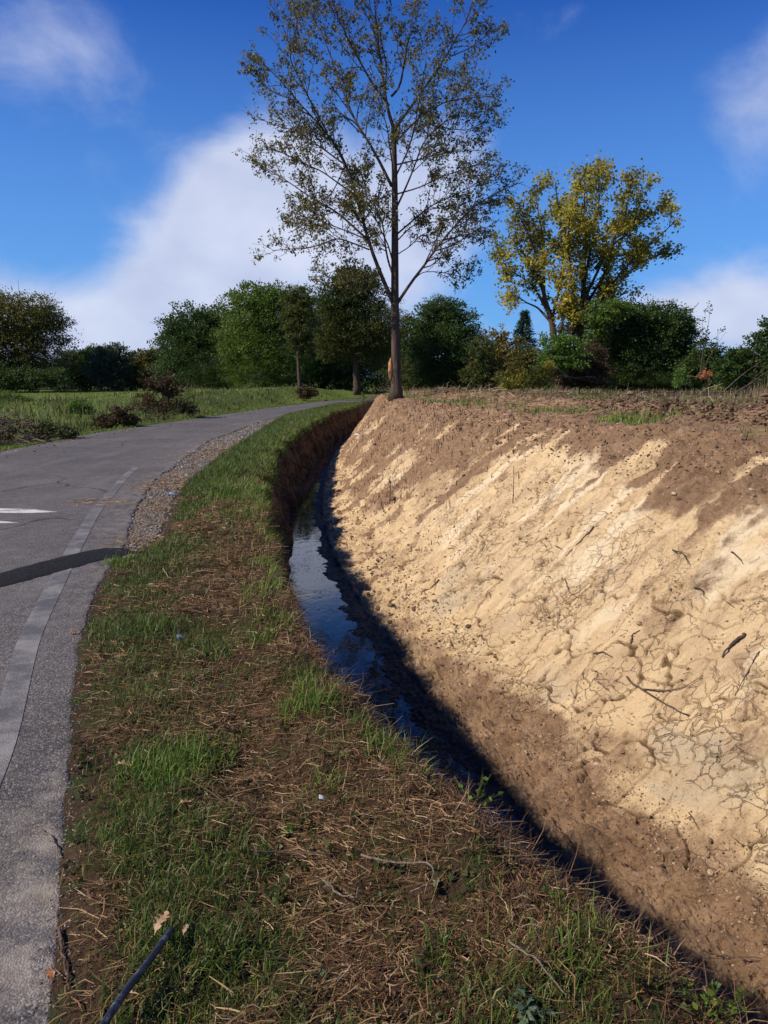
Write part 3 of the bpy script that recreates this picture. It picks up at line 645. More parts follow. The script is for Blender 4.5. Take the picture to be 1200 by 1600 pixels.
def build_verge_cover():
    m = MB()
    x, y, u = verge_pts(190000); g = green_mask(x, y, u); x, y, u = keep(x, y, u, g * .85 + .05)
    n = len(x); z = verge_z(x, y) - .012 - np.where(x > LIP(y) - .02, .05, 0)
    sz = np.clip(y / 5, .9, 3.2)
    h = rng.uniform(.03, .085, n) * (1 + .9 * sstep(8, 15, y)) * (1 + .6 * np.clip(fbm(x * 2, y * 2, 2), 0, 1))
    m.blades(np.stack([x, y, z], 1), rng.uniform(0, 6.28, n), np.abs(rng.normal(.35, .35, n)), h, rng.uniform(.0028, .0052, n) * sz, rng.uniform(.1, 1.0, n))
    tag(m.build('verge_grass', M['grass']), kind='stuff')
    # small round-leaved weeds among it
    m = MB(); x, y, u = verge_pts(2600, 1.3, 9); x, y, u = keep(x, y, u, .6 * np.clip(.3 + fbm(x * 2 + 9, y * 2, 2), 0, 1)); C = np.stack([x, y, verge_z(x, y) + .01], 1)
    C = np.repeat(C, 5, 0) + rng.normal(0, .012, (len(C) * 5, 3)) * (1, 1, .4); D = rng.normal(size=(len(C), 3)); D[:, 2] = np.abs(D[:, 2]) * .5 + .2; D /= np.linalg.norm(D, axis=1)[:, None]
    m.leaves(C, D, rng.uniform(.012, .032, len(C)), .75); tag(m.build('clover_leaves', M['leaf_weed']), kind='stuff')
    # dead straw, raked over the verge and hanging down the ditch wall
    m = MB()
    x, y, u = verge_pts(230000, over=.04); g = green_mask(x, y, u)
    x, y, u = keep(x, y, u, np.clip(1.1 - .8 * g, .12, 1) * np.clip(.15 + u * 5, 0, 1) * np.clip(.75 + fbm(x * 2.2, y * 2.2, 3), .1, 1)); n = len(x)
    heap = np.clip(fbm(x * 1.7 + 8, y * 1.7, 3) + .25, 0, 1) * .05
    z = verge_z(x, y) + rng.random(n) ** 2 * (.018 + heap) - .006
    az = rng.normal(.35, .8, n) + 1.2 * perlin(x * 1.5, y * 1.5) + np.where(rng.random(n) < .5, math.pi, 0)
    m.straws(np.stack([x, y, z], 1), az, np.abs(rng.normal(.05, .16, n)), rng.uniform(.02, .085, n) * (1 + 1.4 * (rng.random(n) < .04)), rng.uniform(.0013, .0033, n) * np.clip(y / 4, .9, 4), rng.normal(0, .35, n))
    hang = MB(); n = 30000; y = np.exp(rng.uniform(math.log(1.3), math.log(45), n)); du = rng.random(n) ** 1.5 * (.17 + .17 * sstep(4, 9, y)); x = LIP(y) - .08 + du
    z = verge_z(x, y) - .02 - np.clip(du - .06, 0, 1) * 2.8
    ok = rng.random(n) < np.clip(1.1 - du * 2.2, .1, 1); x, y, z = x[ok], y[ok], z[ok]; n = len(x)
    hang.straws(np.stack([x, y, z], 1), rng.normal(.2, .7, n), rng.normal(-.5, .5, n), rng.uniform(.05, .22, n), rng.uniform(.002, .004, n) * np.clip(y / 4, .9, 4), rng.normal(0, .4, n))
    tag(hang.build('hanging_dead_grass', M['stub']), kind='stuff')  # darker colour than the verge straw, painting in the shade on the wall
    # standing dead stems
    x, y, u = verge_pts(9000); n = len(x)
    x, y, u = keep(x, y, u, sstep(.3, .9, u)); n = len(x)
    m.blades(np.stack([x, y, verge_z(x, y) - .01], 1), rng.uniform(0, 6.28, n), np.abs(rng.normal(.5, .3, n)), rng.uniform(.05, .17, n), rng.uniform(.002, .0035, n) * np.clip(y / 4, .9, 3), rng.normal(0, .5, n))
    tag(m.build('dead_straw', M['straw']), kind='stuff')
    # rank grass fringing the ditch lip further on
    m = MB(); n = 26000; y = np.exp(rng.uniform(math.log(7.5), math.log(46), n)); a = GRASSR(y) + .35; b = LIP(y) + .12; u = 1 - rng.random(n) ** 1.4; x = a + (b - a) * u
    ok = rng.random(n) < np.clip(.55 + .9 * fbm(x * .9, y * .7, 3), .05, 1) * sstep(7, 11, y); x, y, u = x[ok], y[ok], u[ok]; n = len(x)
    m.blades(np.stack([x, y, verge_z(x, y) - .03 - .12 * sstep(.93, 1, u)], 1), rng.normal(.3, 1.3, n), np.abs(rng.normal(.4, .35, n)), rng.uniform(.07, .19, n), rng.uniform(.004, .008, n) * np.clip(y / 8, .9, 3), rng.uniform(.2, 1.2, n))
    n = 12000; y = np.exp(rng.uniform(math.log(5.5), math.log(44), n)); du = rng.random(n) ** 1.3 * .30; x = LIP(y) - .06 + du; z = verge_z(x, y) - .02 - np.clip(du - .05, 0, 1) * 1.9
    ok = rng.random(n) < np.clip(.15 + 1.3 * fbm(y * .8 + 70, du * 5, 3) - du, .02, 1); x, y, z = x[ok], y[ok], z[ok]; n = len(x)
    m.blades(np.stack([x, y, z], 1), rng.normal(0, .7, n), np.abs(rng.normal(.9, .4, n)), rng.uniform(.07, .2, n), rng.uniform(.004, .007, n) * np.clip(y / 8, .9, 2.6), rng.uniform(.5, 1.5, n))
    n = 11000; y = np.exp(rng.uniform(math.log(1.6), math.log(11), n)); u = rng.random(n) ** 1.5; x = LIP(y) + .06 - .38 * u
    ok = rng.random(n) < np.clip(-.05 + 1.5 * fbm(x * 1.8 + 40, y * 1.8, 3), 0, 1) * (.3 + .7 * sstep(2.4, 4, y)); x, y = x[ok], y[ok]; n = len(x)
    m.blades(np.stack([x, y, verge_z(x, y) - .02 - .10 * sstep(LIP(y) - .04, LIP(y) + .06, x)], 1), rng.normal(.2, 1.4, n), np.abs(rng.normal(.45, .35, n)), rng.uniform(.04, .17, n), rng.uniform(.003, .0055, n) * np.clip(y / 5, .9, 2.4), rng.uniform(.2, 1.4, n))
    tag(m.build('ditch_side_grass', M['lush']), kind='stuff')
build_verge_cover()

def build_bank_cover():
    # loose clods of clay over the slope and along its toe
    m = MB(); n = 9000; y = np.exp(rng.uniform(math.log(2.2), math.log(26), n)); f = rng.random(n)
    w = .14 + .6 * sstep(.72, .95, f) + .3 * sstep(.28, .12, f) * sstep(11, 5, y) + .4 * np.clip(fbm(y * 2, f * 5, 3), 0, 1)
    k = rng.random(n) < w; y, f = y[k], f[k]; P = on_bank(f, y)
    m.clods(P, rng.uniform(.003, .011, len(P)) * (1 + 1.3 * (rng.random(len(P)) < .05)) * np.clip(y / 5, .85, 2.6), .7); n = 1500; y = np.exp(rng.uniform(math.log(2.4), math.log(6), n)); f = .16 + .04 * rng.normal(size=n); P = on_bank(f, y); m.clods(P, rng.uniform(.003, .011, n) * (1 + 1.3 * (rng.random(n) < .05)), .7)
    n = 8000; y = np.exp(rng.uniform(math.log(3), math.log(20), n)); f = rng.uniform(.25, .9, n); k = rng.random(n) < np.clip(fbm(y * 2.4 + .35, f * 2.6 + y * .5, 4) * 2.2, 0, 1); P = on_bank(f[k], y[k]); m.clods(P - (0, 0, .003), rng.uniform(.004, .016, len(P)) * np.clip(y[k] / 6, .8, 2.2), .8)
    tag(m.build('clay_crumbs', M['clod'], smooth=False), kind='stuff')
    m = MB(); n = 17000; y = np.exp(rng.uniform(math.log(2.4), math.log(28), n)); f = np.where(rng.random(n) < .22, rng.uniform(.02, .22, n), rng.uniform(.78, 1.25, n)); P = on_bank(f, y)
    m.clods(P, rng.uniform(.003, .011, n) * (1 + 1.6 * (rng.random(n) < .04)) * np.clip(y / 5, .8, 2.2), .7); tag(m.build('brown_soil_crumbs', M['clod_brown'], smooth=False), kind='stuff')
    # ridge of turned earth behind the top edge
    m = MB(); n = 6500; y = rng.uniform(5.0, 27, n); d = 1.35 + .22 * y ** .5 * rng.normal(0, .45, n) + .8 * (y > 12); x = TOP(y) + d
    z = right_z(x, y) + np.abs(rng.normal(0, .05, n)) * np.exp(-((d - 1.4) / .7) ** 2); m.clods(np.stack([x, y, z], 1), rng.uniform(.008, .03, n) * (1 + 1.5 * (rng.random(n) < .06)), .75)
    tag(m.build('turned_soil', M['clod_dark'], smooth=False), kind='stuff')
    # stubble left standing on the further slope
    m = MB(); n = 6500; y = rng.uniform(8.5, 25, n); f = rng.random(n); k = rng.random(n) < sstep(8.5, 14, y) * np.clip(.5 + .9 * fbm(y * .8, f * 4, 3), .03, 1) * sstep(.12, .35, f); y, f = y[k], f[k]; P = on_bank(f, y); n = len(P)
    m.blades(P - (0, 0, .02), rng.uniform(0, 6.28, n), np.abs(rng.normal(.2, .2, n)), rng.uniform(.04, .17, n), rng.uniform(.008, .018, n), rng.normal(0, .3, n))
    q = 1500; y = np.exp(rng.uniform(math.log(3), math.log(22), q)); f = rng.random(q) ** .6; P = on_bank(f, y); m.straws(P + (0, 0, .006), rng.uniform(0, 6.28, q), rng.normal(.15, .25, q), rng.uniform(.03, .16, q), rng.uniform(.003, .006, q) * np.clip(y / 6, .7, 2), rng.normal(0, .5, q))
    tag(m.build('dry_stubble', M['stub']), kind='stuff')
    # grass regrowing along the top and dry stems behind it
    m = MB(); n = 72000; y = np.exp(rng.uniform(math.log(5), math.log(34), n)); d = rng.uniform(.0, 7.5, n); x = TOP(y) + d
    k = rng.random(n) < np.clip(-.02 + 1.5 * fbm(x * .7 + 5, y * .7, 3) + 1.3 * np.exp(-((d - .55) / .4) ** 2) * (.5 + .5 * (y < 12)) * np.clip(fbm(x * 1.3, y * .8 + 60, 2) + .4, 0, 1), 0, 1) * (1 - .9 * np.exp(-((d - 1.45) / .4) ** 2)); x, y = x[k], y[k]; n = len(x)
    m.blades(np.stack([x, y, right_z(x, y) - .01], 1), rng.uniform(0, 6.28, n), np.abs(rng.normal(.35, .3, n)), rng.uniform(.04, .15, n), rng.uniform(.006, .011, n) * np.clip(y / 8, .8, 2.5), rng.uniform(0, .9, n)); tag(m.build('bank_grass', M['lush']), kind='stuff')
    m = MB(); n = 15000; y = rng.uniform(7, 38, n); d = rng.uniform(.6, 16, n); x = TOP(y) + d
    k = rng.random(n) < np.clip(.12 + 1.2 * fbm(x * .6 + 15, y * .5, 3) + .8 * sstep(.42, .5, x / y) * sstep(11, 14, y), 0, 1); x, y = x[k], y[k]; n = len(x); tall = sstep(.42, .5, x / y) * sstep(11, 14, y)
    m.blades(np.stack([x, y, right_z(x, y) - .02], 1), rng.uniform(0, 6.28, n), np.abs(rng.normal(.3, .3, n)), rng.uniform(.08, .35, n) * (1 + 1.3 * tall), rng.uniform(.005, .010, n) * np.clip(y / 10, .8, 2.5), rng.normal(.2, .5, n))
    n = 1400; y = rng.uniform(6, 26, n); x = TOP(y) + rng.normal(1.5, .5, n); m.straws(np.stack([x, y, right_z(x, y) + rng.uniform(.02, .12, n)], 1), rng.uniform(0, 6.28, n), rng.normal(.1, .3, n), rng.uniform(.1, .5, n), rng.uniform(.005, .010, n) * np.clip(y / 9, .8, 2), rng.normal(0, .3, n))
    tag(m.build('dry_weeds', M['dry']), kind='stuff')
build_bank_cover()

def build_field_cover():
    # tall weeds between the road and the left field
    m = MB(); n = 60000; y = np.exp(rng.uniform(math.log(12), math.log(62), n)); d = rng.uniform(.05, 1, n) ** 1.3 * 30; x = ROADL(y) - d
    p = np.clip(.35 + .9 * fbm(x * .35, y * .35, 3), .03, 1) * np.exp(-d / 14); k = (rng.random(n) < p) & (x / y > -.6); x, y, d = x[k], y[k], d[k]; n = len(x)
    h = rng.uniform(.12, .62, n) * (.3 + .9 * sstep(.5, 2.6, d)) * (1 + .8 * np.clip(fbm(x * .5 + 30, y * .5, 3), -.6, 1)) * (1 - .55 * sstep(34, 46, y))
    m.blades(np.stack([x, y, left_z(x, y) - .02], 1), rng.uniform(0, 6.28, n), np.abs(rng.normal(.3, .3, n)), h, rng.uniform(.010, .026, n) * np.clip(y / 22, .7, 2.4), rng.uniform(0, 1, n)); tag(m.build('roadside_weeds', M['leaf_weed']), kind='stuff')
    m = MB(); n = 30000; y = np.exp(rng.uniform(math.log(14), math.log(62), n)); d = rng.random(n) ** 2 * 1.1; x = ROADL(y) - d + .05
    m.blades(np.stack([x, y, left_z(x, y) - .02], 1), rng.uniform(0, 6.28, n), np.abs(rng.normal(.4, .3, n)), rng.uniform(.05, .14, n), rng.uniform(.008, .016, n) * np.clip(y / 22, .7, 2.4), rng.uniform(0, 1, n)); tag(m.build('roadside_grass', M['lush']), kind='stuff')
    m = MB(); n = 60000; y = np.exp(rng.uniform(math.log(30), math.log(120), n)); x = ROADL(np.clip(y, 0, 60)) - 1 - rng.random(n) * 70; x = np.where(y > 58, -75 + rng.random(n) * 120, x); k = (np.abs(x / y) < .62); x, y = x[k], y[k]; n = len(x)
    m.blades(np.stack([x, y, left_z(x, y) - .03], 1), rng.uniform(0, 6.28, n), np.abs(rng.normal(.4, .3, n)), rng.uniform(.10, .28, n) * (1 - .5 * sstep(40, 60, y)), rng.uniform(.03, .07, n) * np.clip(y / 50, .7, 2), rng.uniform(0, .8, n)); tag(m.build('meadow_grass', M['meadow']), kind='stuff')
build_field_cover()

# ================================================================ TREES
def smooth_line(pts, n):
    p = np.asarray(pts, float); s = np.concatenate([[0], np.cumsum(np.linalg.norm(np.diff(p, axis=0), axis=1))]); t = np.linspace(0, s[-1], 80)
    q = np.stack([np.interp(t, s, p[:, k]) for k in range(3)], 1); k = np.ones(13) / 13
    q = np.stack([np.convolve(np.pad(q[:, i], 6, mode='reflect', reflect_type='odd'), k, mode='valid') for i in range(3)], 1)
    return q[np.linspace(0, 79, n).round().astype(int)]
class Tree:
    def __init__(s, leaf, nleaf, hang=.6, spacing=(.28, .14), lens=(1.7, .55), aspect=.45, bare=0.0, up=.25, scat=.5):
        s.wood = MB(); s.crown = MB(); s.leaf = leaf; s.nleaf = nleaf; s.hang = hang; s.spacing = spacing; s.lens = lens; s.aspect = aspect; s.bare = bare; s.up = up; s.C = []; s.D = []; s.scat = scat
    def limb(s, pts, r0, r1, sides=7, n=22, wob=.03):
        p = smooth_line(pts, n); L = np.linalg.norm(p[-1] - p[0])
        w = np.stack([fbm(np.linspace(0, 3, n) + rng.random() * 90, np.full(n, k * 7.7), 3) for k in range(3)], 1); w -= w[0]
        p = p + w * wob * L * np.linspace(0, 1, n)[:, None] * .6
        r = r0 + (r1 - r0) * np.linspace(0, 1, n) ** .8
        s.wood.tube(p, r, sides); return p, r
    def branch(s, p, r, lvl=0, start=.22, scale=1.0, dens=1.0):
        seg = np.linalg.norm(np.diff(p, axis=0), axis=1); S = np.concatenate([[0], np.cumsum(seg)]); T = S[-1]
        cnt = max(2, int((1 - start) * T / s.spacing[lvl] * dens))
        for t in np.sort(rng.uniform(start, 1, cnt)):
            q = np.array([np.interp(t * T, S, p[:, k]) for k in range(3)]); i = min(np.searchsorted(S, t * T), len(p) - 1); tg = p[i] - p[max(i - 1, 0)]; tg /= np.linalg.norm(tg) + 1e-9
            side = np.cross(tg, rng.normal(size=3)); side /= np.linalg.norm(side) + 1e-9
            d = tg * .75 + side * rng.uniform(.5, 1.0) + np.array([0, 0, s.up]); d /= np.linalg.norm(d)
            L = s.lens[lvl] * scale * (1.05 - .55 * t) * rng.uniform(.5, 1.25)
            n = 6 if lvl == 0 else 4; pts = [q]
            for j in range(n - 1):
                d = d + rng.normal(0, .16, 3) + np.array([0, 0, .03 - .05 * lvl]); d /= np.linalg.norm(d); pts.append(pts[-1] + d * L / (n - 1))
            pts = np.array(pts); rr = min(np.interp(t * T, S, r) * .6, .005 + .011 * L); rad = np.linspace(rr, max(.35 * rr, .004), n)
            s.wood.tube(pts, rad, 4 if lvl == 0 else 3, cap=False)
            if lvl + 1 < len(s.lens): s.branch(pts, rad, lvl + 1, .15, scale, 1.0)
            else: s.leafy(pts)
        if lvl == 0: s.leafy(p[-5:])
    def leafy(s, pts):
        if rng.random() < s.bare: return
        n = rng.poisson(s.nleaf); 
        if n == 0: return
        t = rng.uniform(.15, 1, n) * (len(pts) - 1); i = np.minimum(t.astype(int), len(pts) - 2); fr = (t - i)[:, None]
        C = pts[i] * (1 - fr) + pts[i + 1] * fr + rng.normal(0, s.leaf * s.scat, (n, 3))
        D = rng.normal(size=(n, 3)); D[:, 2] = D[:, 2] * .5 - s.hang; D /= np.linalg.norm(D, axis=1)[:, None]
        s.C.append(C); s.D.append(D)
    def finish(s, root, wood_name, wood_mat, leaf_mat, crown_name='crown'):
        C = np.vstack(s.C); D = np.vstack(s.D); s.crown.leaves(C, D, s.leaf * rng.uniform(.6, 1.25, len(C)), s.aspect); o = root.location
        s.wood.build(wood_name, wood_mat, root, origin=o); s.crown.build(crown_name, leaf_mat, root, smooth=False, origin=o)

def leafy_mass(m, lobes, leaf, per, clumps=1.0, rough=.35):
    for (c, rx, ry, rz) in lobes:
        R = (rx * ry * rz) ** (1 / 3); leaf = leaf * .86; nc = max(10, int(clumps * 92 * (R / (leaf * 6)) ** 1.6))
        d = rng.normal(size=(nc, 3)); d /= np.linalg.norm(d, axis=1)[:, None]
        rad = rng.random(nc) ** .30; rad *= 1.06 + rough * rng.normal(0, .55, nc) * (rad > .6)
        cc = c + d * rad[:, None] * np.array([rx, ry, rz])
        n = np.maximum(3, rng.poisson(per * 3.1 * rng.uniform(.5, 1.5, nc))); idx = np.repeat(np.arange(nc), n); sg = np.clip(R * .13, leaf * .8, leaf * 1.9)
        C = cc[idx] + rng.normal(0, 1, (len(idx), 3)) * sg * np.array([1, 1, .6]); out = d[idx] + rng.normal(0, .8, (len(idx), 3)); out[:, 2] -= .15; out /= np.linalg.norm(out, axis=1)[:, None]
        m.leaves(C, out, leaf * rng.uniform(.55, 1.15, len(C)), .7)
# ---- the tall tree on the bank
def build_main_tree():
    Y = 24.0; b = at(619, 621, Y); b[2] = right_z(b[0], Y) - .05
    root = thing('tall_tree', b, 'tall thin-leaved autumn tree with scarred trunk standing on the edge of the cut bank', 'tree')
    def P(px, dy0=0.0, dy1=0.0): return [at(u, v, Y + dy0 + (dy1 - dy0) * k / max(1, len(px) - 1)) for k, (u, v) in enumerate(px)]
    tr = MB(); pts = np.vstack([[b], P([(619, 560), (617, 500), (617, 400), (617, 300), (615, 200)])]); p = smooth_line(pts, 30)
    h = np.linspace(0, 1, 30); r = .148 - .075 * h + .10 * np.exp(-h / .04)
    tr.tube(p, r, 14); tr.build('trunk', M['bark_dark'], root, origin=b)
    w = MB(); zc = at(611, 577, Y - .05); t = np.linspace(0, 1, 12); wr = .075 * np.sin(np.pi * np.clip(t, .03, .97)) ** .6
    c = np.stack([np.full(12, zc[0] - .015) + .012 * fbm(t * 5, t * 0, 2), np.full(12, Y - .06), zc[2] - .32 + .64 * t], 1); w.tube(c, wr, 8); w.build('bark_wound', M['wound'], root, origin=b)
    T = Tree(.095, 12.0, hang=.75, spacing=(.155, .13), lens=(1.5, .55), aspect=.5, bare=.03, up=.22)
    limbs = [  # sight points, drift in depth, radius
        ([(615, 200), (604, 167), (592, 83), (583, 0), (578, -50)], 0, -.3, .075), ([(615, 205), (621, 196), (642, 167), (683, 112), (717, 54), (737, 10), (742, -20)], 0, .8, .065),
        ([(617, 480), (600, 441), (575, 375), (554, 304), (540, 258), (512, 208), (467, 158), (433, 121), (410, 100)], 0, -1.2, .095), ([(575, 375), (529, 333), (487, 308), (446, 283), (402, 254)], -.3, .9, .05),
        ([(577, 390), (529, 371), (487, 388), (425, 392)], -.2, -1.5, .035), ([(612, 291), (583, 233), (550, 179), (525, 112), (500, 42), (480, 5)], 0, 1.3, .07), ([(608, 165), (583, 133), (552, 79), (525, 20), (515, -20)], 0, -1.2, .05),
        ([(620, 475), (642, 441), (679, 392), (704, 358), (746, 317), (787, 295), (817, 287)], 0, -.8, .07), ([(619, 367), (667, 325), (717, 300), (767, 275)], 0, 1.3, .04), ([(618, 304), (658, 292), (700, 272), (745, 258)], 0, -1.5, .035),
        ([(617, 258), (667, 246), (704, 237), (752, 236)], 0, .6, .035), ([(616, 225), (650, 187), (696, 158), (764, 152)], 0, -.6, .045), ([(612, 150), (625, 137), (637, 62), (650, 0), (652, -25)], 0, 1.2, .05),
        ([(617, 440), (604, 400), (598, 350), (575, 300), (560, 265)], 0, 1.6, .05), ([(540, 258), (500, 230), (460, 205), (408, 190)], -.7, 1.2, .04), ([(554, 304), (505, 270), (460, 250), (415, 232)], -.5, -1.6, .035), ([(512, 208), (480, 150), (450, 90), (462, 40), (470, 5)], -.8, -2.2, .035),
        ([(617, 330), (640, 280), (665, 215), (700, 190), (735, 120)], 0, 2.2, .045), ([(617, 380), (645, 350), (690, 345), (742, 340)], 0, 2.0, .03), ([(679, 392), (705, 385), (725, 372), (755, 352)], -.4, .7, .028),
        ([(617, 420), (605, 380), (580, 330), (555, 300)], 0, -2.4, .04), ([(617, 300), (612, 250), (605, 200), (590, 150)], 0, -2.4, .04), ([(616, 280), (640, 230), (655, 160), (665, 100)], 0, -2.3, .04), ([(575, 375), (540, 360), (490, 340), (450, 330)], -.3, 1.8, .03),
        ([(642, 441), (660, 425), (690, 425), (738, 438)], -.1, .8, .022), ([(600, 441), (570, 425), (540, 420), (500, 432)], 0, .9, .022), ([(700, 90), (735, 75), (772, 45)], .5, 1.0, .025), ([(525, 112), (495, 90), (460, 62), (455, 15)], .8, 1.6, .03), ([(467, 158), (440, 150), (420, 140), (402, 118)], -1, -.2, .025), ([(690, 345), (720, 330), (760, 318), (790, 310)], 1.4, .9, .022),
        ([(617, 350), (590, 320), (560, 300), (520, 330)], 0, 1.0, .03), ([(617, 400), (640, 385), (660, 365), (700, 405)], 0, 1.4, .025), ([(540, 258), (520, 300), (480, 350), (450, 365)], -.7, 0, .025), ([(650, 187), (690, 200), (730, 205), (760, 190)], -.3, .8, .025), ([(617, 460), (575, 452), (560, 458), (535, 445)], 0, -.5, .014)]
    for px, d0, d1, r in limbs:
        p, rr = T.limb(P(px, d0, d1), r * .74, .009, 7 if r > .04 else 5, 24, .02)
        T.branch(p, rr, 0, .25, 1.0 if r > .03 else .8)
    T.finish(root, 'branches', M['bark_dark'], M['leaf_main'])
build_main_tree()

# ---- the yellowing tree behind the thicket
def build_yellow_tree():
    Y = 45.0; b = at(880, 606, Y); b[2] = 0.6
    root = thing('yellowing_tree', b, 'broad tree with yellow and green autumn leaves rising behind the dark thicket', 'tree')
    def P(px, d0=0.0, d1=0.0): return [at(u, v, Y + d0 + (d1 - d0) * k / max(1, len(px) - 1)) for k, (u, v) in enumerate(px)]
    tr = MB(); 
    for px, r in (([(880, 612), (868, 545), (862, 500), (850, 465)], .26), ([(885, 612), (905, 560), (912, 515), (912, 450)], .30)):
        p = smooth_line(P(px), 16); tr.tube(p, np.linspace(r, r * .5, 16), 9)
    tr.build('trunk', M['bark_brown'], root, origin=b)
    T = Tree(.175, 25.0, hang=.25, spacing=(.30, .21), lens=(1.6, .8), aspect=.75, bare=.02, up=.4, scat=.9)
    limbs = [([(860, 495), (835, 450), (805, 430), (778, 412)], 0, -.6), ([(855, 475), (832, 410), (805, 385), (768, 392)], 0, 1.2), ([(852, 465), (835, 390), (815, 340), (795, 318)], 0, -1), ([(850, 465), (850, 390), (840, 330), (838, 290)], 0, 1.0), ([(862, 500), (880, 430), (875, 350), (868, 282)], 0, -1.4),
        ([(912, 460), (905, 400), (893, 330), (905, 275)], 0, 1.0), ([(912, 450), (925, 380), (935, 310), (945, 268), (950, 262)], 0, .2), ([(912, 470), (945, 400), (975, 340), (985, 270)], 0, -1.2), ([(914, 480), (955, 410), (985, 345), (1010, 300)], 0, 1.3), ([(915, 500), (965, 430), (1010, 385), (1060, 345)], 0, -.6), ([(915, 510), (955, 450), (1000, 410), (1048, 395)], 0, 1.0),
        ([(912, 440), (915, 360), (912, 310), (920, 275)], 0, 2.4), ([(900, 480), (890, 420), (885, 370), (890, 330)], 0, -2.4), ([(912, 520), (935, 490), (955, 470), (985, 452)], 0, -1), ([(870, 540), (880, 500), (885, 470), (893, 440)], 0, -1.8), ([(890, 560), (893, 520), (900, 490), (905, 470)], 0, -1.6), ([(862, 505), (840, 480), (820, 470), (800, 455)], 0, .8), ([(930, 420), (960, 380), (995, 355), (1040, 320)], .2, 1.6)]
    for px, d0, d1 in limbs:
        p, rr = T.limb(P(px, d0, d1), .10, .02, 6, 20, .03); T.branch(p, rr, 0, .18, 1.0)
    T.finish(root, 'branches', M['bark_brown'], M['leaf_yellow'])
    m = MB(); k = Y / F
    leafy_mass(m, [(at(u, v, Y), a * k, a * k * .8, h * k) for u, v, a, h in ((892, 490, 26, 36), (915, 520, 28, 34), (940, 470, 22, 24), (880, 540, 24, 30), (905, 440, 20, 26), (930, 550, 36, 30))], .2, 6, .8)
    m.build('lower_foliage', M['leaf_olive'], root, smooth=False, origin=b)
build_yellow_tree()

# ---- fuller trees and bushes: leaf clumps spread through several lobes, on a trunk with limbs
def leafy_tree(name, label, cat, base, Y, lobes, mat, leaf, trunk=None, tr_r=.2, per=9, clumps=1.0, dep=.8, group=None, bark='bark_brown', rough=.35, crown_name='crown', limbs=True, zbase=None):
    """lobes: (u, v, half width, half height) sight ellipses at depth Y, each given real depth"""
    b = at(base[0], base[1], Y)
    b[2] = zbase if zbase is not None else b[2]
    root = thing(name, b, label, cat, group); k = Y / F; m = MB(); w = MB(); L3 = []
    for (u, v, a, h) in lobes:
        rx, rz = a * k * (1.14 if Y > 50 else 1.05), h * k * 1.04; ry = max(rx * dep, .2); L3.append((at(u, v, Y) + np.array([0, rng.normal(0, .25) * ry, 0]), rx, ry, rz))
    leafy_mass(m, L3, leaf, per, clumps, rough)
    zs = [c[2] for c, *_ in L3]; top = np.mean([c for c, *_ in L3], 0)
    p = smooth_line([b - (0, 0, .15), b + (top - b) * .35 + rng.normal(0, .05, 3), top], 12); w.tube(p, np.linspace(tr_r, tr_r * .3, 12), 7)
    if limbs:
        for c, rx, ry, rz in L3:
            q = smooth_line([p[4 + rng.integers(0, 4)], (p[6] + c) / 2 - (0, 0, .1 * rz), c + (0, 0, .4 * rz)], 9); w.tube(q, np.linspace(tr_r * .45, .02, 9), 5)
            for _ in range(4):
                dd = rng.normal(size=3) * (rx, ry, rz) * .6; dd[2] = abs(dd[2]); w.tube(smooth_line([q[4], q[6] + dd * .5, c + dd], 6), np.linspace(tr_r * .2, .012, 6), 4)
    w.build('trunk' if cat == 'tree' else 'stems', M[bark], root, origin=b); m.build(crown_name if cat == 'tree' else 'foliage', mat, root, smooth=False, origin=b)
    return root
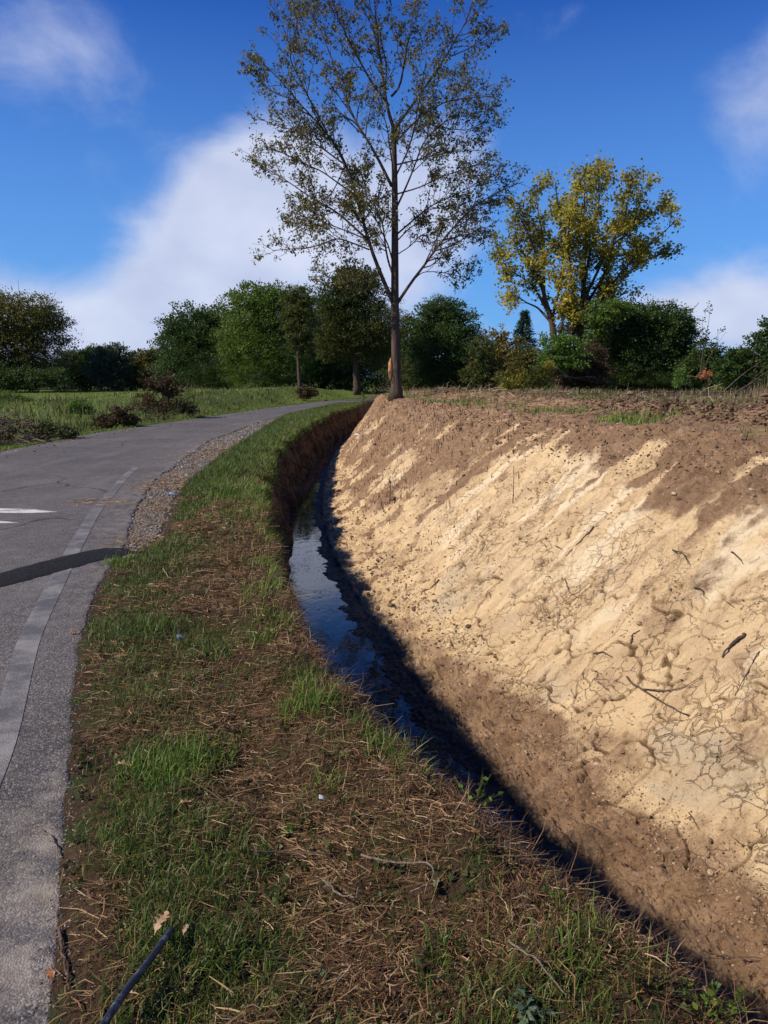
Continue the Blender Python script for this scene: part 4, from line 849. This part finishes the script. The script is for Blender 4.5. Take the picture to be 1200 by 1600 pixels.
def build_background():
    G = 'trees along the back of the meadow'
    leafy_tree('broad_tree', 'olive green tree at the left edge of the photo, tall beyond the meadow', 'tree', (38, 606), 92, [(-5, 500, 50, 38), (40, 492, 40, 30), (62, 520, 36, 34), (20, 545, 50, 34), (-30, 545, 50, 40), (75, 500, 18, 24), (45, 575, 45, 22), (-40, 485, 45, 28)], M['leaf_olive'], .34, tr_r=.35, clumps=.9, group=G)
    leafy_tree('round_bush', 'low dark bush at the foot of the olive green tree on the left', 'bush', (0, 608), 88, [(-20, 590, 45, 20), (30, 592, 40, 17), (75, 592, 25, 16)], M['leaf_dark'], .3, clumps=.9, group=G)
    # the low grey-green row between the olive tree and the dark trees
    row = [(112, 562, 24, 'leaf_grey', 'grey-green tree first in the low row, next to the olive green tree'), (142, 556, 22, 'leaf_dark', 'dark small tree second in the low row right of the olive green tree'), (175, 555, 26, 'leaf_grey', 'grey-green tree in the middle of the low row beyond the meadow'), (205, 566, 20, 'leaf_dark', 'dark small tree in the low row beyond the meadow where the row dips'), (232, 560, 20, 'leaf_olive', 'yellowish olive small tree ending the low row, beside the big dark tree')]
    for u, v, r, mt, lb in row:
        leafy_tree('small_tree', lb, 'tree', (u, 607), 100 + rng.uniform(-4, 4), [(u, v + 8, r, 20), (u + rng.uniform(-8, 8), v + 2, r * .7, 15), (u - 3, v + 30, r + 4, 22), (u + rng.uniform(-9, 9), v - 3, r * .4, 9)], M[mt], .33, tr_r=.15, group=G)
    leafy_tree('dark_tree', 'big dark green round tree left of the bright green oak beyond the meadow', 'tree', (310, 608), 84, [(305, 515, 38, 30), (330, 505, 30, 24), (280, 535, 24, 34), (320, 560, 55, 45), (285, 582, 35, 26), (352, 520, 25, 30), (340, 585, 40, 24)], M['leaf_dark'], .32, tr_r=.4, clumps=1.1, group=G)
    leafy_tree('oak_tree', 'bright green oak lit from the left, tallest left of the slim tree', 'tree', (415, 608), 80, [(400, 468, 38, 22), (380, 500, 34, 30), (430, 490, 40, 34), (405, 535, 50, 40), (372, 545, 22, 25), (445, 470, 22, 18), (440, 555, 45, 40), (400, 585, 45, 24), (462, 480, 20, 26)], M['leaf_green'], .32, tr_r=.4, clumps=1.1, group=G)
    leafy_tree('dense_tree', 'dark tree filling the gap behind the slim tree and the rusty tree', 'tree', (500, 608), 86, [(490, 520, 40, 50), (520, 560, 50, 48), (475, 575, 40, 36), (560, 570, 45, 40), (610, 560, 40, 45), (600, 520, 35, 40)], M['leaf_dark'], .34, tr_r=.35, group=G)
    leafy_tree('rusty_tree', 'tall pointed green tree with rusty tinge and leaning forked trunk beside the road bend', 'tree', (558, 614), 62, [(548, 440, 26, 22), (530, 468, 34, 34), (565, 470, 34, 34), (520, 505, 32, 34), (575, 510, 40, 40), (545, 530, 40, 30), (512, 545, 16, 18), (595, 545, 22, 30), (570, 440, 18, 16)], M['leaf_rust'], .26, tr_r=.32, clumps=1.15, group=G)
    leafy_tree('slim_tree', 'slim tree with narrow crown on a thin bare trunk at the roadside', 'tree', (470, 618), 56, [(465, 475, 20, 20), (470, 500, 24, 24), (462, 530, 16, 18), (478, 535, 14, 20), (456, 500, 14, 16), (470, 458, 10, 10)], M['leaf_rust'], .21, tr_r=.16, clumps=.8, group=G, bark='bark_dark')
    leafy_tree('brush_clump', 'shaggy clump of dead grass around the foot of the slim tree', 'bush', (474, 618), 55, [(474, 612, 10, 8), (486, 614, 8, 5)], M['leaf_red'], .16, tr_r=.03)
    leafy_tree('round_tree', 'dense rounded dark tree just right of the tall bank tree', 'tree', (698, 606), 66, [(690, 500, 34, 28), (665, 525, 22, 30), (712, 515, 30, 30), (695, 550, 48, 36), (725, 550, 22, 34), (690, 582, 45, 20), (688, 480, 20, 14)], M['leaf_dark'], .27, tr_r=.3, clumps=1.35, group=G)
    leafy_tree('screen_tree', 'lower mixed green tree glimpsed between the tall trunk and the rounded dark tree', 'tree', (640, 606), 74, [(640, 520, 16, 26), (655, 560, 24, 30), (630, 575, 26, 26), (650, 590, 30, 14)], M['leaf_rust'], .28, tr_r=.2, group=G)
    H = 'bushes between the rounded tree and the thicket'
    leafy_tree('russet_bush', 'grey-brown twiggy bush beside the rounded dark tree', 'bush', (755, 605), 58, [(752, 560, 20, 30), (745, 585, 20, 18), (765, 580, 18, 22)], M['leaf_rust'], .2, tr_r=.06, group=H)
    leafy_tree('golden_bush', 'golden yellow bush below the conifer, left of it', 'bush', (780, 605), 62, [(778, 540, 22, 22), (790, 560, 28, 28), (770, 570, 24, 24), (805, 580, 22, 22)], leaf_mat('golden_leaf', [(0, (.06, .06, .014)), (.6, (.15, .115, .02)), (1, (.30, .2, .03))], .35), .22, tr_r=.07, group=H)
    leafy_tree('olive_bush', 'dull olive bush in front of the conifer', 'bush', (820, 606), 50, [(815, 570, 22, 28), (835, 585, 26, 20), (800, 590, 22, 14), (850, 570, 16, 20)], M['leaf_olive'], .19, tr_r=.05, group=H)
    leafy_tree('hedge', 'long dark hedge closing the meadow behind the low row of trees', 'hedge', (180, 608), 108, [(u, 585 + 5 * math.sin(u * .07), 22, 22) for u in range(-40, 300, 24)], M['leaf_dark'], .36, tr_r=.1, clumps=.8, limbs=False)
    leafy_tree('hedge', 'dark undergrowth below the bright green oak and the pointed rusty tree', 'hedge', (450, 608), 94, [(u, 560 + 9 * math.sin(u * .06), 24, 46) for u in range(270, 650, 24)], M['leaf_dark'], .34, tr_r=.1, clumps=.9, limbs=False)
    leafy_tree('hedge', 'low hedge showing between the rounded dark tree and the thicket', 'hedge', (800, 606), 70, [(u, 588 + 4 * math.sin(u * .09), 22, 16) for u in range(640, 960, 22)], M['leaf_rust'], .26, tr_r=.08, clumps=.8, limbs=False, zbase=.4)
    leafy_tree('hedge', 'low hedge showing right of the dark thicket', 'hedge', (1130, 604), 46, [(u, 582 + 5 * math.sin(u * .09), 24, 20) for u in range(1060, 1300, 24)], M['leaf_dark'], .2, tr_r=.06, clumps=.8, limbs=False, zbase=.8)
    # conifer
    Y = 75; b = at(816, 606, Y); b[2] = .4; root = thing('conifer', b, 'small dark pointed conifer seen left of the yellowing tree', 'tree'); w = MB(); m = MB(); tip = at(816, 486, Y)
    w.tube([b, tip], [.16, .02], 6); w.build('trunk', M['bark_brown'], root, origin=b)
    for t in np.linspace(.12, .985, 30):
        z = b[2] + (tip[2] - b[2]) * t; R = 2.5 * (1 - t) ** .85 + .06
        for a in rng.uniform(0, 6.28, int(5 + 9 * (1 - t))):
            r = np.linspace(.1, R * rng.uniform(.75, 1.1), 9); C = np.stack([b[0] + r * math.cos(a), b[1] + r * math.sin(a), z - .3 * r + .08 * r ** 2], 1)
            C = np.repeat(C, 5, 0) + rng.normal(0, .09, (45, 3)); D = np.tile((math.cos(a), math.sin(a), -.15), (45, 1)) + rng.normal(0, .5, (45, 3)); D /= np.linalg.norm(D, axis=1)[:, None]; m.leaves(C, D, .28 * rng.uniform(.6, 1.2, 45), .3)
    m.build('crown', M['leaf_conifer'], root, smooth=False, origin=b)
    # thicket on the right bank
    leafy_tree('vine_thicket', 'wide dark thicket smothered in hanging vines under the yellowing tree', 'bush', (1005, 604), 36, [(960, 520, 34, 42), (1000, 515, 38, 36), (1040, 510, 34, 30), (1062, 530, 26, 36), (985, 560, 60, 36), (1040, 570, 50, 30), (935, 560, 22, 34), (955, 585, 50, 18), (1075, 575, 24, 28), (1010, 592, 60, 16), (960, 598, 34, 10), (1060, 598, 34, 10)], M['leaf_dark'], .15, tr_r=.06, clumps=1.7, per=11, zbase=1.1, rough=.25)
    leafy_tree('hanging_vine', 'brighter green climbing vine on the upper left corner of the dark thicket', 'vine', (945, 560), 34.6, [(945, 490, 26, 18), (930, 515, 14, 22), (965, 480, 24, 10)], M['leaf_green'], .14, tr_r=.02, zbase=1.1)
    leafy_tree('sapling_bush', 'dark bush with an upright leafy sapling, right of the thicket', 'bush', (1105, 602), 34, [(1100, 560, 22, 26), (1112, 575, 24, 24), (1085, 580, 24, 22)], M['leaf_dark'], .13, tr_r=.05, zbase=1.1, clumps=1.2)
    T = Tree(.12, 4, hang=.0, spacing=(.22,), lens=(.5,), aspect=.6, up=.5); b = at(1105, 602, 33.5); b[2] = 1.1; rt = thing('sapling', b, 'upright thin sapling with sparse leaves poking above the dark bush at right', 'tree')
    for px in ([(1100, 560), (1104, 520), (1112, 478)], [(1092, 560), (1098, 520), (1097, 492)], [(1112, 570), (1122, 540), (1121, 515)], [(1120, 575), (1130, 550), (1127, 540)]):
        p, r = T.limb([b] + [at(u, v, 33.5) for u, v in px], .02, .006, 4, 12); T.branch(p, r, 0, .45)
    T.finish(rt, 'trunk', M['bark_dark'], M['leaf_dark'])
    leafy_tree('hedge_bush', 'dark spreading bush at the right edge of the photo, low behind dry grass', 'bush', (1160, 602), 31, [(1150, 570, 30, 26), (1180, 560, 28, 28), (1200, 580, 34, 28), (1165, 590, 36, 16), (1225, 560, 30, 40)], M['leaf_dark'], .14, tr_r=.05, zbase=1.08, clumps=1.3)
    leafy_tree('tall_bush', 'taller dark bush cut off by the right edge of the photo', 'bush', (1215, 602), 33, [(1205, 520, 22, 20), (1220, 545, 26, 30), (1235, 580, 30, 30)], M['leaf_dark'], .14, tr_r=.06, zbase=1.08)
    leafy_tree('bright_bush', 'light green broad-leaved bush in front of the trunk of the yellowing tree', 'bush', (870, 604), 32, [(868, 545, 22, 20), (885, 540, 20, 18), (860, 565, 20, 16), (895, 560, 22, 20)], M['leaf_bright'], .15, tr_r=.03, zbase=1.1, per=8, clumps=.8)
    leafy_tree('bramble', 'brown shadowy bramble under the light green bush', 'bush', (905, 604), 33, [(890, 582, 34, 16), (920, 585, 34, 18), (900, 565, 22, 18), (930, 560, 18, 22)], M['leaf_red'], .13, tr_r=.03, zbase=1.1, clumps=1.1)
    leafy_tree('autumn_vine', 'low creeping vine with yellow green and red leaves on top of the bank', 'vine', (820, 606), 24, [(812, 597, 26, 10), (838, 590, 20, 9), (795, 604, 14, 6), (850, 580, 12, 8), (860, 572, 8, 6)], M['leaf_vine'], .10, tr_r=.02, zbase=1.05, per=7, clumps=.8)
    # left roadside
    leafy_tree('russet_shrub', 'reddish brown shrub beside the left edge of the road', 'bush', (255, 652), 31.5, [(252, 605, 20, 14), (236, 600, 10, 12), (228, 628, 14, 14), (270, 612, 14, 16), (250, 636, 34, 14), (290, 638, 16, 12), (262, 596, 6, 8)], M['leaf_red'], .13, tr_r=.04, clumps=.8, per=8, rough=.8)
    leafy_tree('small_shrub', 'small brownish shrub left of the reddish roadside shrub', 'bush', (180, 668), 26, [(180, 652, 22, 12), (165, 660, 16, 9), (200, 655, 14, 10)], M['leaf_red'], .10, tr_r=.03)
    leafy_tree('green_weed', 'bright green leafy weed clump in the rough left of the road', 'plant', (122, 648), 33, [(122, 635, 16, 10), (112, 642, 12, 7), (134, 642, 12, 7)], M['leaf_bright'], .12, tr_r=.02, per=7)
    leafy_tree('low_weed', 'dull green weed clump near the left edge of the photo in the meadow', 'plant', (15, 632), 44, [(8, 622, 24, 9), (30, 625, 16, 6)], M['leaf_green'], .14, tr_r=.02)
    leafy_tree('dark_weed', 'dark leafy weed clump between the brush pile and the small brownish shrub', 'plant', (85, 688), 21, [(75, 672, 20, 12), (100, 676, 22, 10), (60, 682, 14, 8)], M['leaf_weed'], .09, tr_r=.02)
    # brush pile
    b = gnd(15, 692); root = thing('brush_pile', b, 'heap of grey dead branches and brush at the left edge of the road', 'brush pile'); m = MB()
    for _ in range(150):
        a = rng.uniform(0, 6.28); c = b + np.array([rng.normal(-.25, .5), rng.normal(.3, .4), 0]); hh = max(.05, .75 * math.exp(-((c[0] - b[0] + .3) / .7) ** 2)); c[2] = rng.uniform(0, hh); L = rng.uniform(.4, 1.3); d = np.array([math.cos(a), math.sin(a), rng.normal(.05, .3)])
        m.tube(smooth_line([c - d * L / 2, c + rng.normal(0, .06, 3), c + d * L / 2 - (0, 0, .1)], 6), np.linspace(rng.uniform(.006, .016), .003, 6), 4)
    m.build('branches', M['pale_twig'], root, origin=b); m = MB(); leafy_mass(m, [(b + (-.3, .3, .25), .8, .5, .35)], .09, 5, .7); m.build('foliage', M['leaf_red'], root, smooth=False, origin=b)
build_background()

# ================================================================ SMALL THINGS
def vpoint(u, v, lift=0.0):
    q = gnd(u, v, .03)
    for _ in range(5): q = gnd(u, v, float(verge_z(q[0], q[1])) + lift)
    return q
def build_small():
    # the black pipe in the grass
    a, b = vpoint(267, 1452, .05), vpoint(163, 1604, .075); m = MB(); p = smooth_line([a, (a * .6 + b * .4) + (.006, 0, .008), (a * .3 + b * .7) + (-.004, 0, .006), b + (b - a) * .5], 26)
    t = NT('scuffed_black_plastic'); c = t.mix(t.mr(t.noise(22, 4, .7, t.pos()), .45, .65), (.016, .018, .024), (.16, .165, .175)); pm = t.done(t.bsdf(c, .38, t.bump(t.noise(60, 3, .6, t.pos()), .3, .004), spec=.5))
    m.tube(p, np.full(26, .0098), 14, cap=False); m.tube(p[::-1], np.full(26, .0078), 14, cap=False)
    tag(m.build('pipe', pm), 'scuffed black plastic pipe lying in the grass beside the road', 'pipe')
    # fallen leaves
    def oak(u, v, L, ang, mat, label, lobes=4.0, lift=.055, tilt=.5, kind='oak_leaf'):
        q = vpoint(u, v, lift); t_ = np.linspace(0, 1, 41); w = .30 * np.sin(np.pi * np.clip(t_, .02, .985)) ** .6 * (.66 + .34 * np.cos(2 * np.pi * (t_ * lobes + .1))) * (.6 + .6 * t_); w[:3] = .012
        f = np.linspace(-1, 1, 7); X = t_[:, None] * L + 0 * f; Yv = w[:, None] * f[None] * L; Z = L * (.10 * np.abs(f[None]) * w[:, None] * 3 + .12 * np.sin(t_[:, None] * 5) + 0 * f) + L * .02 * np.cos(Yv * 300 / L * .1)
        Z = Z + X * math.sin(tilt); X = X * math.cos(tilt)
        V = np.stack([q[0] + X * math.cos(ang) - Yv * math.sin(ang), q[1] + X * math.sin(ang) + Yv * math.cos(ang), q[2] + Z], 2).reshape(-1, 3)
        return tag(link(kind, V, [grid_faces(41, 7)], mat), label, 'leaf')
    oak(241, 1462, .075, 1.25, M['tan_leaf'], 'pale tan lobed oak leaf standing at the upper end of the black pipe')
    oak(286, 1462, .034, 1.4, M['tan_leaf'], 'small tan leaf right of the upper end of the black pipe', 3.0)
    oak(178, 1198, .075, .2, M['tan_leaf'], 'tan oak leaf in short grass left of the tall green tuft', 4, .04, .15)
    oak(82, 1536, .045, 2.2, M['orange_leaf'], 'curled orange leaf on the soil at the asphalt edge', 3, .02, .5)
    oak(278, 1258, .05, .5, M['tan_leaf'], 'brownish leaf lying below the tall green tuft', 3, .03, .2)
    oak(105, 992, .08, .3, M['orange_leaf'], 'reddish leaf on the asphalt edge under the tar strip', 3, .01, .3)
    m = MB(); x, y, u = verge_pts(1500, 1.4, 14); n = len(x); D = rng.normal(size=(n, 3)); D[:, 2] *= .35; D /= np.linalg.norm(D, axis=1)[:, None]
    m.leaves(np.stack([x, y, verge_z(x, y) + .012], 1), D, rng.uniform(.009, .024, n), .42)
    n = 420; y = np.exp(rng.uniform(math.log(3), math.log(26), n)); x = ROADR(y) + rng.normal(.06, .10, n) * np.clip(y / 6, .8, 3); D = rng.normal(size=(n, 3)); D[:, 2] *= .2; D /= np.linalg.norm(D, axis=1)[:, None]
    m.leaves(np.stack([x, y, np.maximum(verge_z(x, y), .006) + .006], 1), D, rng.uniform(.010, .022, n) * np.clip(y / 8, 1, 2), .42)
    x = ROADL(y * 1.6 + 8) + np.abs(rng.normal(0, .6, n)); yy = y * 1.6 + 8; m.leaves(np.stack([x, yy, np.full(n, .025)], 1), D, rng.uniform(.03, .07, n), .6)
    tag(m.build('fallen_leaves', leaf_mat('brown_leaf_litter', [(0, (.10, .05, .025)), (.6, (.24, .13, .06)), (1, (.42, .28, .15))], .2)), kind='stuff')
    # straw swept onto the gravel
    m = MB()
    for (u, v, su, sv, n) in [(255, 757, .45, .9, 420), (345, 705, .6, 2.2, 500), (235, 790, .3, .5, 200), (215, 848, .3, .35, 160), (150, 785, .35, .25, 120)]:
        q = gnd(u, v); x = q[0] + rng.normal(0, su, n) * .6; y = q[1] + rng.normal(0, sv, n) * .6; m.straws(np.stack([x, y, np.maximum(verge_z(x, y), .0) + .006 + rng.random(n) * .02], 1), rng.normal(.3, .9, n), rng.normal(.05, .12, n), rng.uniform(.05, .2, n), rng.uniform(.004, .008, n) * q[1] / 12, rng.normal(0, .4, n))
    tag(m.build('swept_straw', leaf_mat('golden_straw', [(0, (.16, .08, .03)), (.6, (.34, .2, .08)), (1, (.5, .36, .18))], .2)), kind='stuff')
    # single tufts that stand out of the verge
    def tuft(u, v, n, h, r, mat, label, wid=.0045, lean=.4):
        q = vpoint(u, v); q[2] -= .01; m = MB(); r = r * .75; d = np.clip(rng.normal(0, r, (n, 2)), -1.7 * r, 1.7 * r); P = np.stack([q[0] + d[:, 0], q[1] + d[:, 1], np.full(n, q[2])], 1); P[:, 2] = verge_z(P[:, 0], P[:, 1]) - .01
        m.blades(P, rng.uniform(0, 6.28, n), np.abs(rng.normal(lean, .25, n)), rng.uniform(.3, .95, n) * h, rng.uniform(.8, 1.3, n) * wid, rng.uniform(.1, 1.2, n))
        o = m.build('grass_tuft', M[mat], origin=q); o.location = q; return tag(o, label, 'grass tuft', 'grass tufts on the verge')
    tuft(482, 1105, 230, .20, .10, 'lush', 'bright green grass tuft near the ditch lip, halfway down the photo')
    tuft(262, 1215, 300, .19, .13, 'lush', 'largest tall green tuft in the grassy strip near the road')
    tuft(320, 1185, 130, .17, .09, 'lush', 'thinner grass tuft directly right of the largest tall tuft')
    tuft(615, 1180, 110, .15, .08, 'lush', 'green tuft on the ditch lip where the water passes out of sight')
    tuft(345, 1030, 70, .14, .05, 'grass', 'narrow upright tuft in brown straw, above the largest tall tuft')
    tuft(408, 1005, 80, .20, .06, 'lush', 'tall thin tuft in straw beside the bend of the ditch lip')
    tuft(510, 1230, 60, .12, .06, 'lush', 'sparse light green tuft in the middle of the dead straw')
    tuft(905, 1500, 40, .14, .05, 'grass', 'short tuft on the ditch lip near the bottom right of the photo')
    tuft(690, 1490, 46, .13, .06, 'grass', 'dim green tuft in straw near the bottom centre of the photo')
    tuft(350, 1500, 110, .14, .07, 'grass', 'dark green tuft right of the black pipe')
    tuft(215, 1340, 130, .12, .07, 'grass', 'flattened grey-green tuft between the largest tuft and the pipe')
    tuft(185, 880, 150, .14, .10, 'lush', 'leafy green tuft at the inner end of the black tar strip', .006)
    # leafy weeds
    def weed(u, v, h, stems, leaf, mat, label, per=9, sp=.35, name='weed_plant'):
        q = vpoint(u, v); q[2] -= .02; root = thing(name, q, label, 'weed'); w = MB(); m = MB()
        for _ in range(stems):
            d = np.array([rng.normal(0, sp), rng.normal(0, sp), 1.0]); d /= np.linalg.norm(d); L = h * rng.uniform(.6, 1.1)
            p = smooth_line([q, q + d * L * .5, q + d * L + np.array([d[0], d[1], -.2]) * L * .25], 9); w.tube(p, np.linspace(.0022, .001, 9), 4)
            n = per; t_ = rng.uniform(.25, 1, n); C = p[(t_ * 8).astype(int)]; D = np.stack([rng.normal(size=n), rng.normal(size=n), rng.uniform(-.2, .5, n)], 1); D /= np.linalg.norm(D, axis=1)[:, None]; m.leaves(C, D, leaf * rng.uniform(.6, 1.2, n), .7)
        w.build('stems', M['leaf_weed'], root, origin=q); m.build('foliage', M[mat], root, smooth=False, origin=q)
    weed(880, 1440, .16, 5, .022, 'leaf_bright', 'thin weed with a few pale leaves leaning over the shaded ditch', 5)
    weed(742, 1262, .15, 8, .026, 'leaf_bright', 'arching light green weed on the ditch lip above the shadow', 3, .5)
    weed(600, 1165, .10, 8, .022, 'leaf_bright', 'small leafy weed with rounded green leaves beside the lip tuft', 7)
    weed(1120, 1590, .15, 14, .024, 'leaf_green', 'green creeping weed at the bottom right corner of the photo', 7, .6)
    weed(1010, 1545, .12, 10, .018, 'leaf_red', 'reddish low weed on the lip in the bottom right', 8, .6)
    weed(830, 1592, .10, 12, .032, 'leaf_pale', 'grey-green broad-leaved plant at the bottom edge of the photo', 6, .7)
    weed(455, 1300, .07, 4, .03, 'leaf_bright', 'tiny bright seedling alone in dead straw', 6, .5)
    weed(520, 1185, .07, 4, .026, 'leaf_bright', 'tiny seedling just below the bright green tuft', 6, .5)
    weed(220, 985, .06, 6, .03, 'leaf_bright', 'bright round-leaved weed among short grass near the road edge', 6, .7)
    # twigs on the cut bank
    def twig(px, r, mat, label, lift=.006, name='twig', forks=()):
        P = np.array([hit_bank(u, v) for u, v in px]) + (-.35 * lift, 0, lift); m = MB(); p = smooth_line(P, 14) if len(P) > 2 else np.array([P[0] + (P[-1] - P[0]) * k for k in np.linspace(0, 1, 14)])
        p = p + rng.normal(0, r * .35, p.shape); m.tube(p, np.linspace(r, r * .45, 14), 6)
        for f in forks:
            Q = smooth_line(np.array([hit_bank(u, v) for u, v in f]) + (-.35 * lift, 0, lift), 12); m.tube(Q, np.linspace(r * .7, r * .25, 12), 5)
        return tag(m.build(name, M[mat]), label, 'twig')
    twig([(1158, 990), (1142, 1006), (1127, 1023)], .012, 'bark_dark', 'short thick dark stick lying on pale clay near the right edge', .012)
    twig([(980, 1055), (984, 1068), (1000, 1077), (1033, 1097), (1073, 1117)], .0075, 'twig', 'forked branch with a dark broken end on the cracked clay', .01, forks=[[(1000, 1077), (1040, 1080), (1070, 1072), (1097, 1053)]])
    twig([(923, 823), (902, 845), (880, 867)], .008, 'twig', 'long slanting root sticking out of the upper clay, left of centre')
    twig([(1050, 857), (1064, 864), (1078, 878)], .006, 'bark_dark', 'thin dark twig high on the pale clay, pointing down right')
    twig([(1083, 915), (1092, 922), (1102, 928)], .006, 'bark_dark', 'short dark twig on the clay, below the high thin twig')
    twig([(1143, 858), (1150, 864), (1159, 877)], .006, 'bark_dark', 'small bent twig on the clay close to the right edge, above the thick stick')
    twig([(1183, 1015), (1165, 1050), (1143, 1088)], .004, 'twig', 'slender long twig right of the forked branch')
    twig([(923, 1021), (938, 1018), (954, 1023)], .007, 'bark_dark', 'short horizontal dark stick left of the forked branch')
    twig([(983, 1002), (984, 990), (996, 983)], .006, 'bark_dark', 'little dark twig bent in a V above the forked branch')
    twig([(878, 905), (885, 925), (900, 935)], .004, 'twig', 'thin brown root hanging from a crack in the middle of the clay')
    twig([(1090, 1480), (1130, 1490), (1185, 1500)], .004, 'bark_dark', 'dark thin twig lying across the damp ditch bottom at lower right')
    twig([(682, 905), (668, 918), (655, 922)], .008, 'bark_dark', 'small dark root on the grey part of the bank over the water')
    P = hit_bank(799, 782); m = MB(); m.tube(np.array([P + (0, 0, z) for z in np.linspace(-.03, .42, 8)]) + rng.normal(0, .002, (8, 3)), np.linspace(.006, .003, 8), 5); tag(m.build('stalk', M['twig']), 'thin dry stalk standing upright alone on the upper bank', 'stalk')
    P = hit_bank(609, 778); m = MB(); m.tube(np.array([P + (0, 0, z) for z in np.linspace(-.03, .42, 8)]) + rng.normal(0, .004, (8, 3)), np.linspace(.010, .005, 8), 5); tag(m.build('stalk', M['bark_dark']), 'dark dry stalk standing upright among stubble over the water', 'stalk')
    # twigs on the verge
    def vtwig(px, r, mat, label, lift=.03):
        p = smooth_line([vpoint(u, v, lift) for u, v in px], 16) + rng.normal(0, r * .4, (16, 3)); m = MB(); m.tube(p, np.linspace(r, r * .5, 16), 6); tag(m.build('twig', M[mat]), label, 'twig')
    vtwig([(60, 1293), (78, 1305), (88, 1320), (93, 1338)], .0035, 'pale_twig', 'crooked pale twig lying across the asphalt edge', .014)
    vtwig([(92, 1450), (97, 1490), (105, 1520), (108, 1545)], .005, 'bark_dark', 'dark curved stick on the bare soil beside the asphalt', .012)
    vtwig([(565, 1335), (625, 1352), (665, 1345), (683, 1360), (668, 1385), (640, 1392)], .004, 'pale_twig', 'hooked dead cane in the thickest dead straw', .05)
    vtwig([(505, 1375), (530, 1398), (555, 1402)], .004, 'pale_twig', 'short curved straw cane left of the hooked cane', .05)
    vtwig([(795, 1470), (840, 1500), (885, 1555)], .004, 'pale_twig', 'straight pale cane slanting down the straw at lower right', .05)
    vtwig([(400, 1330), (450, 1332), (520, 1334)], .004, 'bark_dark', 'thin dark twig lying level across the straw', .04)
    vtwig([(265, 955), (290, 952), (322, 958)], .010, 'bark_dark', 'dark stick in the brown straw above the middle of the verge', .02)
    vtwig([(255, 888), (262, 900), (268, 905)], .008, 'pale_twig', 'short pale stick in the grass right of the tar strip', .03)
    # litter
    def scrap(P, s, col, label, name='plastic_scrap', cat='litter', bend=1.4):
        t = NT(name); c = t.mix(t.mr(t.noise(20, 3, .6, t.pos()), .45, .7), col, tuple(k * .6 for k in col)); mt = t.done(t.bsdf(c, .45))
        u = np.linspace(0, 1, 14); f = np.linspace(-1, 1, 7); th = u * bend; X = np.sin(th)[:, None] * s + 0 * f; Z = (np.cos(th) - math.cos(bend) * .6)[:, None] * s * .7 + .06 * s * np.cos(f * 3)[None]; Yv = f[None] * s * .22 * (1 - .5 * u[:, None]) + 0 * X
        a = .15; V = np.stack([P[0] - s * .5 + X, P[1] + Yv * math.cos(a), P[2] + Z + Yv * .4], 2)
        V2 = V + (0, .004, -.01); n = 14 * 7; o = link(name, np.vstack([V.reshape(-1, 3), V2.reshape(-1, 3)]), [grid_faces(14, 7), grid_faces(14, 7)[:, ::-1] + n], mt); return tag(o, label, cat)
    scrap(hit_bank(556, 683), .22, (.8, .78, .74), 'bent white plastic scrap on the stubbly slope near the far end of the ditch')
    scrap(vpoint(283, 1000, .01), .05, (.12, .15, .22), 'small blue-grey plastic scrap in straw on the verge')
    scrap(gnd(270, 776, .01), .09, (.3, .36, .45), 'pale blue scrap lying on the gravel shoulder')
    scrap(vpoint(503, 1248, .03), .022, (.7, .68, .7), 'tiny white scrap in the dead straw below the bright tuft')
    # fallen branches under the thicket and beside it
    def fallen(pts, r, label, mat='pale_twig', subs=5):
        P = [np.array(p) for p in pts]; m = MB(); p = smooth_line(P, 18); m.tube(p, np.linspace(r, r * .3, 18), 6)
        for _ in range(subs):
            i = rng.integers(4, 15); d = (p[i + 1] - p[i]) / np.linalg.norm(p[i + 1] - p[i]) + rng.normal(0, .6, 3); L = rng.uniform(.3, .8); m.tube(smooth_line([p[i], p[i] + d * L * .5, p[i] + d * L + (0, 0, -.05)], 6), np.linspace(r * .4, .004, 6), 4)
        tag(m.build('fallen_branch', M[mat]), label, 'branch', 'dead branches lying along the top of the bank')
    fallen([at(868, 572, 27), at(885, 588, 26.5), at(905, 592, 26), at(935, 598, 26)], .012, 'bleached dead branch lying in front of the bramble under the light green bush')
    fallen([at(1068, 602, 20), at(1085, 592, 20), at(1100, 582, 20.2)], .010, 'short dead branch with dry leaves in front of the thicket, right side')
    fallen([at(1130, 612, 17), at(1160, 585, 17.4), at(1195, 560, 18)], .010, 'long bare stick leaning up to the right edge of the photo')
    fallen([at(1150, 612, 16), at(1175, 598, 16.2), at(1200, 590, 16.4)], .008, 'low bare stick under the long leaning stick at the right edge', subs=3)
    leafy_tree('dry_plant', 'small plant with dry orange leaves at the foot of the thicket', 'plant', (1105, 606), 22, [(1106, 583, 5, 3), (1099, 588, 3, 2)], M['orange_leaf'], .07, tr_r=.006, zbase=1.08, per=4, limbs=False)
    leafy_tree('green_shoot', 'young yellow-green shoot at the foot of the thicket', 'plant', (1062, 608), 20, [(1063, 585, 7, 9), (1060, 598, 6, 6)], M['leaf_bright'], .07, tr_r=.012, zbase=1.08, per=4, limbs=False)
build_small()
